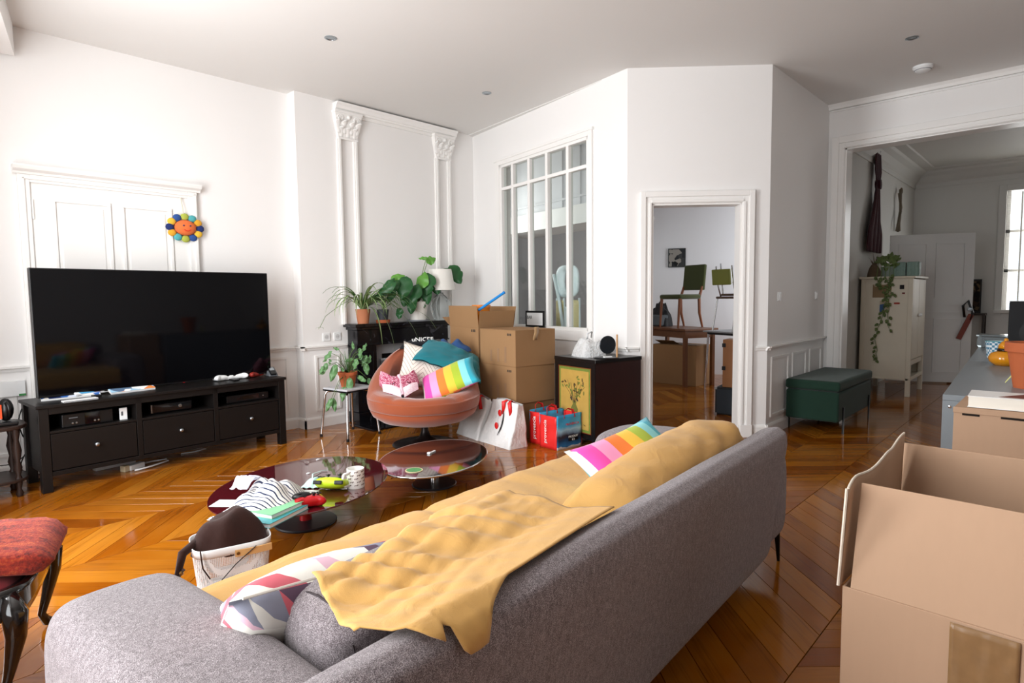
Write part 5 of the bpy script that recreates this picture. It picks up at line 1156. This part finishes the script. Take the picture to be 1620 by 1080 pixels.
for k in range(4): MB().lathe([(.02, .04), (.018, .036), (0, .036)], 14, TR(-.1+k*.065, 0, .0)).build('outlet', GREYP, o)
p = at(310, 716); o = thing('cable', 'white cable coiled under the right bay of the bench', 'cable', (p.x, p.y+.06, 0)); MB().tube([V(-.1, -.02, .006), V(0, -.04, .006), V(.1, -.0, .006), V(.08, .05, .006), V(.02, .06, .006)], .005, 6).build('cord', WHP, o, smooth=True)
# ------------------------------------------------------------------ red armchair with blanket
RED = m_cloth('dusty_red_velvet', '#702429', .2, .1); BWOOD = mat('black_lacquered_wood', '#0d0b0b', .14, var=0, coat=.6)
ar = thing('armchair', 'black lacquered cabriole armchair with dusty red seat', 'armchair', (.345, 2.63, 0), R(-17))
# local: seat x -.48..0 (front at 0), y -.30..+.30
MB().grid(lambda u, v: V(-.46+u*.44*(1+.05*math.sin(math.pi*v)), (v-.5)*(.46+.08*u), .33+.075*(max(0, (1-(2*u-1)**4)*(1-(2*v-1)**4)))**.5), 16, 16).build('seat', RED, ar, smooth=True)
def apron(u): # outline of the seat rail
    t = u*2*math.pi; c_, s_ = math.cos(t), math.sin(t); return V(-.23+.245*math.copysign(abs(c_)**.5, c_), .29*math.copysign(abs(s_)**.5, s_)*(1 if c_ > 0 else .9), 0)
MB().grid(lambda u, v: apron(u)+V(0, 0, .285+.085*v-.0+.018*math.cos(u*8*math.pi)*(1-v)), 64, 4, cu=True).build('seat_rail', BWOOD, ar, smooth=True, solid=.03)
def cab(x, y, sx, sy, back=False):
    pts = [(0, 0, .34), (.028, .025, .29), (.026, .022, .22), (.004, .004, .12), (-.012, -.01, .06), (0, 0, .025), (.022, .02, .008)]; rs = [.034, .036, .028, .018, .014, .018, .017]
    return MB().tube([V(x+sx*a, y+sy*b, z) for a, b, z in pts], rs, 12).build('leg', BWOOD, ar, smooth=True)
cab(-.02, .25, 1, 1); cab(-.04, -.25, 1, -1); cab(-.44, .22, -1, 1); cab(-.44, -.22, -1, -1)
for s_ in (-1, 1): MB().tube([V(-.34, s_*.27, .37), V(-.30, s_*.29, .48), V(-.33, s_*.30, .58), V(-.28, s_*.30, .615), V(-.36, s_*.30, .635), V(-.50, s_*.27, .62)], [.02, .018, .017, .022, .02, .02], 10).build('arm', BWOOD, ar, smooth=True)
MB().grid(lambda u, v: V(-.50-.10*v, (u-.5)*.46*(1-.1*(2*v-1)**2), .42+v*.46), 10, 10).build('backrest', RED, ar, smooth=True, solid=.05)
MB().tube([V(-.49, -.24, .36), V(-.54, -.255, .6), V(-.60, -.2, .88), V(-.62, 0, .94), V(-.60, .2, .88), V(-.54, .255, .6), V(-.49, .24, .36)], .022, 10).build('back_frame', BWOOD, ar, smooth=True)
RUST = NT('rust_mohair'); RUST.base(RUST.ramp(RUST.math('ADD', RUST.math('MULTIPLY', RUST.noise(90, 3), .5), RUST.math('MULTIPLY', RUST.noise(9, 3, stretch=(1, 5, 1)), .5)), [(.35, '#5a1712'), (.5, '#962b1b'), (.65, '#b34f26')])); RUST.b.inputs['Roughness'].default_value = .95; RUST.b.inputs['Sheen Weight'].default_value = .08; RUST.bump(RUST.noise(180, 3), .6, .006)
bl = thing('wool_blanket', 'folded rust red wool blanket lying on the dusty red armchair', 'blanket', (.11, 2.69, .395), R(-17))
def blf(u, v):
    a = 2*math.pi*v; c_, s_ = math.cos(a), math.sin(a); x = -.36+u*.68
    k = 1 if u < .9 else (max(0.05, 1-((u-.9)/.1)**2))**.5
    return V(x, (.21*math.copysign(abs(c_)**.6, c_)+.03*nz((x*4, a, 1), 1))*(.75+.25*k), .04+(.05*math.copysign(abs(s_)**.7, s_)*k)+.012*nz((x*9, c_*4, s_*3), 1)-.05*max(0, u-.75)*2)
mb = MB().grid(blf, 24, 28, cv=True); mb.f.append(list(range(25*28)[24::25])[::-1]); mb.build('folded_wool', RUST.m, bl, smooth=True)
# ------------------------------------------------------------------ basket with a brown bag
MESHW = NT('white_wire_mesh'); _v = MESHW.n('ShaderNodeTexVoronoi', feature='DISTANCE_TO_EDGE'); _v.inputs['Scale'].default_value = 150; _v.inputs['Randomness'].default_value = .1; MESHW.l(MESHW.n('ShaderNodeTexCoord').outputs['Object'], _v.inputs['Vector'])
MESHW.base('#ececec'); MESHW.l(MESHW.ramp(_v.outputs['Distance'], [(0, '#ffffff'), (.16, '#ffffff'), (.2, '#000000')]), MESHW.b.inputs['Alpha']); MESHW.b.inputs['Roughness'].default_value = .4
bs = thing('wire_basket', 'white perforated metal basket with a wooden handle', 'basket', (1.02, 2.66, 0), R(-14))
def bk_(u, v, o=0):
    t = u*2*math.pi; c_, s_ = math.cos(t), math.sin(t); k = .86+.14*v
    return V(.155*k*math.copysign(abs(c_)**.45, c_)+o, .125*k*math.copysign(abs(s_)**.45, s_), .006+v*.225)
MB().grid(bk_, 48, 8, cu=True).build('mesh_wall', MESHW.m, bs, smooth=True)
MB().grid(lambda u, v: bk_(u, .84+.16*v)*1.003, 48, 2, cu=True).build('rim', WHP, bs, smooth=True, solid=.004); MB().prism([bk_(i/48, 0).xy[:] for i in range(48)], .006).build('bottom', WHP, bs); MB().grid(lambda u, v: bk_(u, .05*v)*1.003, 48, 1, cu=True).build('lower_rim', WHP, bs, solid=.004)
MB().grid(lambda u, v: V(-.005+u*.145+.004, -.130-.006*math.sin(math.pi*u), .185+.028*v), 10, 2).build('handle', mat('pale_wood_handle', '#cf9f66', .5), bs, solid=.006); MB().lathe([(.007, 0), (.006, .004), (0, .005)], 10, TR(.01, -.136, .20, 90)).build('rivet', mat('brass', '#8a6a3a', .3, .8, var=0), bs)
BRN = m_cloth('dark_brown_suede', '#2e1711', .2, .1, big=9, bump=.7)
bb = heap('brown_bag', 'dark brown suede bag stuffed in the white perforated basket', 'bag', BRN, (1.02, 2.66, .19), .15, .12, .15, 17, R(-14), .35, 9)
MB().tube([V(-.12, -.02, .06), V(-.19, -.06, .03), V(-.215, -.10, -.05), V(-.19, -.10, -.02)], [.02, .018, .012, .008], 8).build('strap', BRN, bb, smooth=True); MB().tube([V(-.215, -.10, -.05), V(-.235, -.12, -.12), V(-.25, -.13, -.18)], .003, 5).build('cord', BRN, bb); MB().ball(V(-.2, -.10, -.035), .010, 5).build('toggle', mat('brass', '#8a6a3a', .3, .8, var=0), bb)
MB().tube([V(-.13, -.13, .05), V(-.125, -.14, -.02), V(-.10, -.14, -.07)], .003, 5).build('cord', BRN, bb)
o = thing('earbuds', 'black earphone cord hanging over the basket side', 'earphones', (1.02, 2.66, .19), R(-14)); MB().tube([V(.08, -.145, .03), V(.0, -.142, -.03), V(-.07, -.138, -.10), V(-.09, -.14, -.13)], .0022, 5).build('cord', CAB, o); MB().ball(V(-.095, -.142, -.135), .010, 6).build('plug', BLK, o, smooth=True)
# ------------------------------------------------------------------ things on the coffee tables
def ont(px, py): p = at(px, py, ZT); return (p.x, p.y, ZT)
def m_shirt():
    t = NT('navy_striped_jersey'); uv = t.n('ShaderNodeUVMap').outputs[0]; s_ = t.n('ShaderNodeSeparateXYZ'); t.l(uv, s_.inputs[0]); n = t.noise(4, 3)
    w = t.math('FRACT', t.math('ADD', t.math('MULTIPLY', s_.outputs[0], 22.), t.math('MULTIPLY', n, 3.)))
    t.base(t.ramp(w, [(0, '#2b3556'), (.28, '#eceae6')], True)); t.b.inputs['Roughness'].default_value = .9; return t.m
o = thing('striped_shirt', 'crumpled white shirt with navy stripes on the red glass table', 'shirt', ont(425, 800), R(35))
def shf(u, v):
    x, y = (u-.5)*.46, (v-.5)*.34; r_ = math.hypot(x/.23, y/.17)
    h = .095*max(0, 1-r_**2.2)+abs(nz((x*9, y*9, 2), 1))*.09*max(0, 1.15-r_)+nz((x*20, y*20, 3), 1)*.012
    return V(x*(1+.2*nz((y*6, 1, x), 1)), y*(1+.25*nz((x*5, 3, y), 1)), max(.003, h+.004))
MB().grid(shf, 40, 32).build('jersey', m_shirt(), o, smooth=True, solid=.003); MB().grid(lambda u, v: V(-.10+u*.16, .05+v*.09, .115+.035*math.sin(math.pi*u)+.02*nz((u*4, v*4, 1), 1)), 12, 8).build('plain_lining', mat('pale_blue_jersey', '#d4d8ea', .9), o, smooth=True, solid=.003)
def book(label, px, py, rz, w, d, th, col, z=0):
    p = ont(px, py); o = thing('book', label, 'book', (p[0], p[1], ZT+z), R(rz)); c_ = mat('cover_'+col[1:], col, .35, var=.08)
    bx('cover', c_, o, -w/2, w/2, -d/2, d/2, th-.002, th); bx('cover', c_, o, -w/2, w/2, -d/2, d/2, 0, .002); bx('page_block', WHP, o, -w/2+.003, w/2-.003, -d/2+.003, d/2-.003, .002, th-.002); return o
book('teal hardback book at the bottom of the pair on the red glass table', 432, 816, 24, .27, .20, .022, '#3f9aa0'); o = book('green and white picture book lying on the teal one', 440, 810, 20, .26, .18, .02, '#79b98a', .022); MB().lathe([(.03, .0203), (0, .0206)], 12, TR(.02, .03, 0)).build('red_print', REDC, o)
o = thing('plastic_wrap', 'crinkled clear plastic wrapper beside the books on the red glass table', 'wrapper', ont(378, 818)); MB().grid(lambda u, v: V((u-.5)*.12, (v-.5)*.06, .006+.02*abs(nz((u*5, v*5, 7), 1))), 12, 8).build('wrapper', PLAS, o, smooth=True, solid=.001)
LIME = mat('lime_plastic', '#b9d61e', .35, var=.04)
o = thing('gamepad', 'lime green gamepad with black grip resting on the red glass table', 'gamepad', ont(523, 777), R(-60)); gamepad(o, LIME, BLK, 1.15, TR(0, 0, .012, 22, 0, 190)); MB().box(-.05, .05, .035, .055, .006, .04).build('battery_cover', BLK, o, bev=.008); MB().box(-.038, .038, .054, .062, .004, .022).build('grey_panel', mat('pale_grey_plastic', '#c9c4c6', .35, var=0), o, bev=.003)
o = thing('gamepad', 'red gamepad with black top lying beside the striped shirt', 'gamepad', ont(489, 800), R(-20)); gamepad(o, mat('red_gloss', '#a81016', .2, var=0), BLK, 1.0); MB().ball(V(-.03, .02, .05), (.05, .03, .018), 7).build('black_faceplate', BLK, o, smooth=True)
o = thing('mug', 'white mug printed with rows of small brown dogs', 'mug', ont(563, 770), R(60)); CER = mat('white_glazed_ceramic', '#f3f1ed', .15, var=0, coat=.3)
MB().lathe([(0, 0), (.044, 0), (.048, .006), (.047, .105), (.043, .105), (.042, .01), (0, .008)], 32).build('body', CER, o, smooth=40); MB().tube([V(-.03, .035, .088), V(-.052, .062, .088), V(-.058, .07, .06), V(-.05, .06, .025), V(-.03, .036, .02)], .008, 10).build('handle', CER, o, smooth=True)
DOG = mat('brown_dog_print', '#5a4038', .7, var=0)
for r_ in range(5):
    for k in range(8):
        a = k*math.pi/4+(.3 if r_ % 2 else 0); Md = Matrix.Rotation(a, 4, 'Z') @ TR(.0478, 0, .018+r_*.018, 90, 0, 90)
        MB().box(-.009, .008, .002, .005, -.0003, .0006, Md).box(.006, .012, .004, .008, -.0003, .0006, Md).box(-.008, -.006, -.001, .002, -.0003, .0006, Md).box(.004, .006, -.001, .002, -.0003, .0006, Md).build('dog_print', DOG, o)
MINT = mat('mint_fabric', '#b5d8cf', .8, var=.06)
o = thing('face_mask', 'mint green fabric face mask with ear loops', 'mask', ont(497, 766), R(40)); MB().grid(lambda u, v: V((u-.5)*.16, (v-.5)*.10, .006+.03*math.sin(math.pi*u)*math.sin(math.pi*v)+.004*math.sin(v*18)), 14, 12).build('mask_body', MINT, o, smooth=True, solid=.002); MB().tube([V(.08, .04, .006), V(.16, .07, .012), V(.24, .05, .006), V(.26, .02, .006)], .004, 6, flat=.4).build('ear_loop', MINT, o, smooth=True)
o = thing('paper_note', 'pale mint paper sticking out under the striped shirt', 'paper', ont(357, 796), R(40)); bx('sheet', mat('pale_mint_paper', '#cfe6e2', .7), o, -.05, .05, -.06, .06, 0, .0015)
for lab, px, py in (('white crumb of tissue on the red glass table near its far edge', 503, 727), ('flat white scrap on the middle of the red glass table', 488, 749)):
    o = thing('tissue_scrap', lab, 'scrap', ont(px, py)); MB().ball(V(0, 0, .003), (.014, .009, .003), 5).build('scrap', WHP, o, smooth=True)
p = at(655, 744, .183); o = thing('coaster', 'green round coaster with a cream edge on the smoked glass table', 'coaster', (p.x, p.y, .183)); MB().lathe([(0, 0), (.055, 0), (.055, .004), (0, .004)], 32).build('disc', mat('cream_edge', '#d9c9a0', .6), o, smooth=40); MB().lathe([(.048, .0042), (0, .0044)], 28).build('green_print', mat('coaster_green', '#4f8f57', .5, var=.2, vs=60), o)
p = at(683, 716, .183); o = thing('usb_stick', 'small white plastic stick on the smoked glass table', 'stick', (p.x, p.y, .183), R(20)); bx('stick', WHP, o, -.045, .045, -.007, .007, 0, .008, .002); bx('cap', WHP, o, -.045, -.02, -.012, .012, 0, .012, .003)

# ------------------------------------------------------------------ dining room furniture
CREAM = mat('cream_painted_wood', '#d9d0bd', .5, var=.05)
cu = thing('cupboard', 'tall cream wooden cupboard on legs with postcards on its side', 'cupboard', (8.5, 1.44, 0))
bx('side_panel', CREAM, cu, .006, .024, .03, .545, .2, 1.43, .003); bx('side_panel', CREAM, cu, .8, .82, .03, .54, .2, 1.43, .003); bx('back_panel', CREAM, cu, .02, .8, .53, .55, .2, 1.43); bx('bottom', CREAM, cu, .0, .82, .02, .55, .2, .22); bx('top', CREAM, cu, -.02, .84, -.02, .57, 1.43, 1.455, .004)
for x in (.0, .77):
    for y in (.0, .50): bx('leg', CREAM, cu, x, x+.05, y, y+.05, 0, 1.43, .004)
for k in range(2): d = bx('door', CREAM, cu, .055+k*.36, .405+k*.36, .0, .02, .45, 1.42, .003); MB().ball(V(.38+k*.06, -.015, .98), .02, 6).build('knob', WHP, d, smooth=True)
bx('lower_rail', CREAM, cu, .05, .77, .01, .03, .38, .44); bx('rail_ball', CREAM, cu, .05, .77, .0, .03, .2, .24)
for k, (y, z, w, h, c_) in enumerate(((.22, 1.20, .20, .16, '#8c7355'), (.24, 1.02, .10, .14, '#3f5e8a'), (.09, 1.30, .045, .05, '#222226'), (.13, 1.12, .06, .02, '#a33a30'), (.08, 1.24, .03, .02, '#7a3a3a'))):
    bx('postcard', m_comic('postcard_%d' % k, k*3.3+1, [c_, c_, '#b8a88c' if k < 2 else c_]), cu, -.003, 0, y, y+w, z, z+h)
pv = thing('trailing_vine', 'trailing green vine hanging down the side of the cream cupboard', 'plant', (8.56, 1.72, 1.455)); pot(pv, .06, .075, .12, mat('grey_green_pot', '#7c8a80', .5)); pr3 = random.Random(5)
for s_ in range(5):
    pts = [V(-.02, 0, .12), V(-.09, (s_-2)*.04, .16), V(-.12, (s_-2)*.045, .0)]
    n = (2, 6, 23, 14, 3)[s_]
    for i in range(n): q = pts[-1]; pts.append(V(-.095+pr3.uniform(-.012, .012), q.y+pr3.uniform(-.02, .02)-.003*(s_-2), q.z-.045))
    MB().tube(pts, .003, 5).build('stem', STEM, pv)
    for q in pts[2:]:
        for k in range(1): broad(q+V(-.01, pr3.uniform(-.03, .03), pr3.uniform(-.02, .02)), (-1, pr3.uniform(-.6, .6), .3), (0, pr3.uniform(-1, 1), -.7), .045, .036, mat('vine_leaf', '#5b6b3a', .45, var=.35, vs=30), pv)
for k in range(16): a = pr3.uniform(0, 6.28); broad(V(.05*math.cos(a), .05*math.sin(a), .12+pr3.uniform(0, .1)), (-1, 0, .5), (math.cos(a)*.6, math.sin(a), pr3.uniform(-.2, 1)), .10, .07, mat('vine_leaf', '#5b6b3a', .45, var=.35, vs=30), pv)
GB_ = mat('green_glass_block', '#9db8ae', .15, var=.2, vs=40, trans=.4, ior=1.2)
for k, (y, lab) in enumerate(((1.60, 'greenish ribbed glass box on the cupboard beside the trailing vine'), (1.46, 'greenish ribbed glass box at the door corner of the cupboard top'))):
    o = thing('glass_box', lab, 'glass box', (8.62, y, 1.455)); MB().box(-.06, .06, -.065, .065, 0, .17).build('box_body', GB_, o, bev=.01)
    for j in range(4): MB().box(-.063, .063, -.06+j*.035, -.045+j*.035, .01, .16).build('rib', GB_, o, bev=.004)
o = heap('dried_bouquet', 'brown dried bouquet on the back of the cream cupboard', 'bouquet', mat('dried_brown', '#6b5844', .9, var=.3, vs=30), (8.75, 1.90, 1.455), .09, .08, .15, 41)
for k in range(14): a = pr3.uniform(0, 6.28); blade((0, 0, .1), (math.cos(a), math.sin(a), 0), pr3.uniform(.1, .25), .012, .5, mat('dried_brown', '#6b5844', .9, var=.3, vs=30), o, 'dry_stem', n=4, up_=1.1)
# open door leaf
hinge = V(9.80, 1.95); free = V(10.22, 1.05); da = math.atan2(free.y-hinge.y, free.x-hinge.x); L = (free-hinge).length
DOORP = mat('door_grey_white', '#d2d1ce', .45, var=.03)
dl = thing('open_door', 'white panelled door standing open in the dining room with things hung on its knob', 'door', (hinge.x, hinge.y, 0), da)
bx('leaf', DOORP, dl, 0, L, -.02, .02, .02, 2.05, .003)
for a, b, c_, d in ((.10, L/2-.05, 1.18, 1.93), (L/2+.05, L-.10, 1.18, 1.93), (.10, L/2-.05, .15, .90), (L/2+.05, L-.10, .15, .90), (.10, L-.10, .97, 1.10)): rectmold(MB(), TR(0, 0, 0) @ Matrix.Scale(-1, 4, (0, 1, 0)) @ TR(0, .02, 0), a, b, c_, d, .02, .012).build('panel_molding', DOORP, dl)
MB().lathe([(.012, 0), (.01, .04), (.026, .05), (.026, .065), (0, .07)], 16, TR(L-.05, -.02, 1.02, 90)).build('knob', KNOB, dl, smooth=40)
q = dl.matrix_basis @ V(L-.10, -.06, 1.0); o = thing('leather_strap', 'red-brown leather strap and dark pouch hanging from the door knob', 'strap', (q.x, q.y, .62), da); MB().box(-.03, .03, -.012, .012, 0, .36, TR(-.06, 0, 0, 0, 22)).build('strap', mat('red_brown_leather', '#7a3322', .5), o, bev=.004); MB().tube([V(.0, 0, .30), V(-.03, -.02, .45), V(.03, -.01, .52), V(.09, 0, .36), V(.06, 0, .26)], .016, 8).build('pouch', BLK, o, smooth=True)
# things on the dining walls
MAR = m_cloth('maroon_cloth', '#3d1520', .2, .2, big=10, bump=.4)
p = aty(1384, 240, 1.98); o = thing('maroon_drape', 'long maroon cloth gathered and hung high on the dining room wall', 'drape', (8.95, 1.99, 0))
def drp(u, v):
    w = lerp([(0, .10), (.2, .16), (.32, .07), (.5, .16), (.8, .34), (1, .30)], v); x = lerp([(0, .12), (.3, .12), (1, -.02)], v)
    return V(x+(u-.5)*2*w, -.012-.03*abs(math.sin(u*11+v*3))*(.4+v), 3.08-v*1.30)
MB().grid(drp, 30, 26).build('gathered_cloth', MAR, o, smooth=True, solid=.01); MB().tube([V(.12, -.06, 2.66), V(.12, .0, 2.66)], [.065, .065], 12).build('tie', MAR, o, smooth=True); MB().lathe([(.01, 0), (.01, .05), (.018, .055), (0, .06)], 10, TR(.12, .01, 3.08, 90)).build('hook', KNOB, o)
o = thing('wall_branches', 'dry twisted branches hung on the dining room wall', 'branches', (10.42, 2.01, 2.15)); TW = mat('dry_branch', '#6d6152', .9, var=.2)
for pts in ([V(.08, -.03, .62), V(.0, -.05, .4), V(.06, -.04, .2), V(.0, -.03, 0)], [V(-.05, -.04, .55), V(.05, -.05, .35), V(0, -.04, .2), V(.10, -.03, .02)], [V(.02, -.05, .3), V(-.1, -.05, .12), V(-.16, -.04, .0)]): MB().tube(pts, [.02, .018, .014, .016][:len(pts)], 8).build('branch', TW, o, smooth=True)
MB().ball(V(.09, -.04, .6), (.03, .02, .05), 6).build('seed_head', TW, o, smooth=True)
p = atx(1550, 503, 11.5); o = thing('framed_print', 'dark framed print leaning on the far dining wall behind the door', 'picture', (11.70, 1.23, .93), R(-90)); bx('frame', BLK, o, -.14, .14, -.02, 0, 0, .52, .004); bx('print', m_comic('dark_print', 2.2, ['#241a16', '#3a2b20', '#15110f', '#5a4a36']), o, -.12, .12, -.023, -.02, .03, .49)
o2 = thing('console_table', 'narrow dark shelf table under the framed print', 'table', (11.62, 1.24, 0)); bx('top', DW_, o2, -.14, .14, -.22, .22, .90, .93)
for a in (-.12, .12):
    for b in (-.2, .2): bx('leg', DW_, o2, a-.015, a+.015, b-.015, b+.015, 0, .90)
# ------------------------------------------------------------------ side room furniture
WOODT = mat('brown_table_wood', '#6b4226', .4, var=.2, vs=10)
ta = math.atan2(4.53-3.6, 7.79-7.39)
tb_ = thing('wooden_table', 'brown wooden table in the side room with a green chair on it', 'table', (7.50, 3.85, 0), ta)
bx('top', WOODT, tb_, 0, 1.10, -.58, 0, .77, .80, .004)
MB().box(.04, 1.06, -.06, -.04, .67, .77).box(.04, 1.06, -.55, -.53, .67, .77).box(.04, .06, -.53, -.06, .67, .77).box(1.04, 1.06, -.53, -.06, .67, .77).build('apron', WOODT, tb_)
for x in (.03, 1.02):
    for y in (-.57, -.10): bx('leg', WOODT, tb_, x, x+.05, y+.02, y+.07, 0, .77, .004)
def ontb(x, y): return tb_.matrix_basis @ V(x, y, .80)
GRC = m_cloth('moss_green_velvet', '#3c421f', .15, .4); CHW = mat('reddish_chair_wood', '#7a4526', .4, var=.15)
p = ontb(.50, -.33); gch = thing('dining_chair', 'moss green upholstered wooden chair standing on the table in the side room', 'chair', p, R(-18))
MB().box(-.22, .20, -.21, .21, .40, .47).build('seat', GRC, gch, smooth=30, bev=.03, seg=3); MB().box(.17, .22, -.2, .2, .55, .92, TR(0, 0, 0, 0, 6)).build('backrest', GRC, gch, smooth=30, bev=.015)
for x, y in ((-.19, -.18), (-.19, .18)): MB().tube([V(x, y, .41), V(x-.03, y, 0)], [.022, .014], 8).build('leg', CHW, gch, smooth=40)
for y in (-.18, .18): MB().tube([V(.24, y, .58), V(.18, y, .42), V(.19, y, .2), V(.25, y, 0)], [.016, .022, .02, .014], 8).build('leg', CHW, gch, smooth=40)
p = ontb(.93, -.30); o = heap('travel_bag', 'dark and grey holdall on the table in the side room', 'bag', mat('black_nylon', '#141518', .6), p, .22, .15, .30, 51, ta); MB().box(-.20, .20, -.0, .15, .01, .17).build('grey_pocket', mat('grey_nylon', '#5b6166', .7), o, bev=.02); MB().tube([V(-.1, 0, .26), V(-.08, 0, .33), V(.08, 0, .33), V(.1, 0, .26)], .012, 8).build('handle', BLK, o, smooth=True)
mt = thing('metal_table', 'grey topped table with slanted chrome legs in the side room', 'table', (7.35, 2.98, 0), R(70)); MB().box(0, .70, -.60, 0, .765, .785).build('top', mat('grey_formica', '#8d8f92', .35), mt, bev=.004); MB().box(.04, .66, -.56, -.04, .735, .765).build('under_frame', BLK, mt)
for x, y in ((.05, -.05), (.65, -.05), (.05, -.55), (.65, -.55)): MB().tube([V(x, y, .74), V(x+(.05 if x > .3 else -.05), y, 0)], .014, 10).build('leg', CHROME, mt, smooth=40)
cc = thing('tube_chair', 'chrome tube chair with olive backrest standing on the grey topped table', 'chair', mt.matrix_basis @ V(.36, -.24, .785), R(-20)); OLV = mat('olive_vinyl', '#6d6f22', .5)
MB().box(-.18, .18, -.18, .18, .42, .45).build('seat', mat('brown_plywood', '#4a3426', .5), cc, bev=.01); MB().box(-.21, -.18, -.15, .15, .62, .82, TR(0, 0, 0, 0, -6)).build('backrest', OLV, cc, bev=.01)
for s_ in (-1, 1):
    MB().tube([V(-.16, s_*.16, .42), V(-.24, s_*.17, 0)], .011, 8).build('leg', CHROME, cc, smooth=40); MB().tube([V(.16, s_*.16, .42), V(.2, s_*.17, 0)], .011, 8).build('leg', CHROME, cc, smooth=40); MB().tube([V(-.14, s_*.13, .45), V(-.20, s_*.13, .62), V(-.23, s_*.13, .84)], .010, 8).build('back_tube', CHROME, cc, smooth=40)
ck2 = thing('tube_chair', 'chrome tube chair turned upside down on the other chair', 'chair', cc.matrix_basis @ V(.02, -.05, .455), R(-20)); MB().box(-.17, .17, -.17, .17, .0, .03).build('seat', mat('brown_plywood', '#4a3426', .5), ck2, bev=.01)
for a in (-1, 1):
    for b in (-1, 1): MB().tube([V(a*.15, b*.15, .03), V(a*.19, b*.16, .42)], .010, 8).build('leg', CHROME, ck2, smooth=40)
sb = closed_box('brown cardboard box on the floor under the table in the side room', (7.74, 4.47), R(-92), .68, .42, .56, marks=False); MB().box(0, .3, 0, .003, 0, .16, TR(.0, .2, .56, 70)).build('raised_flap', CARD, sb)
am = thing('amplifier', 'black amplifier case with metal corners on the floor in the side room', 'amplifier', (6.10, 2.38, 0), R(8)); MB().box(0, .28, 0, .38, .0, .29).build('case', mat('black_tolex', '#1a1c20', .7, var=.1, vs=90), am, bev=.012); bx('grille', mat('dark_grille', '#2e343b', .8), am, -.003, 0, .02, .36, .02, .27)
for y in (0, .36):
    for z in (0, .27): bx('corner', KNOB, am, -.004, .02, y-.002, y+.022, z-.001, z+.021)
cs = thing('wooden_case', 'orange-brown wooden case with black latches on the amplifier', 'case', (6.14, 2.36, .29), R(8)); MB().box(0, .22, 0, .34, 0, .50).build('case', mat('orange_brown_wood', '#9a6437', .45, var=.15), cs, bev=.004)
for z in (.18, .42): bx('latch', BLK, cs, -.008, 0, .31, .345, z, z+.04)
Fb = frame(BA, BD, V(-.929, -.37)); q = Fb @ V(2.73, .012, 1.85); o = thing('wall_picture', 'small dark photograph hung on the side room wall', 'picture', q, math.atan2(BD.y, BD.x)); bx('frame', BLK, o, -.135, .135, -.0, .02, -.15, .15, .003); bx('photograph', m_comic('grey_photo', 7.7, ['#2a2c2e', '#3c3d3e', '#1c1d1e', '#8a8680']), o, -.12, .12, .02, .022, -.135, .135)
# folded baby bath behind the interior window
PBL = mat('pale_blue_plastic', '#dde8ed', .35, var=.03); BEI = mat('beige_padding', '#c9bb8f', .8, var=.12)
q = C2+D2*1.36+N2*.34; bt = thing('baby_bath', 'pale blue folding baby bath with beige padding behind the interior window', 'baby bath', (q.x, q.y, 0), math.atan2(D2.y, D2.x))
def ring(u, v):
    t = u*2*math.pi; c_, s_ = math.cos(t), math.sin(t); ox, oz = .19*math.copysign(abs(c_)**.6, c_), .17*math.copysign(abs(s_)**.6, s_); ix, iz = .045*c_, .10*s_
    return V(ox+(ix-ox)*v, .0-.03*math.sin(math.pi*v), 1.42+oz+(iz-oz)*v)
MB().grid(ring, 40, 8, cu=True).build('tray', PBL, bt, smooth=True, solid=.015)
for a, b in ((-.19, -.05), (.06, .20)): MB().box(a, b, -.02, .02, .5, 1.22).build('padded_strip', BEI, bt, bev=.02); MB().tube([V(a, 0, .0), V(a+.01, 0, 1.24)], .014, 8).build('side_tube', PBL, bt, smooth=True); MB().tube([V(b, 0, .0), V(b-.01, 0, 1.24)], .014, 8).build('side_tube', PBL, bt, smooth=True)
MB().tube([V(-.2, -.03, 1.5), V(-.08, -.05, 1.2), V(-.02, -.05, .9), V(-.02, -.05, .1)], .018, 10).build('drain_hose', PBL, bt, smooth=True); MB().tube([V(.02, -.04, 1.15), V(.02, -.04, .1)], .018, 10).build('centre_tube', PBL, bt, smooth=True)
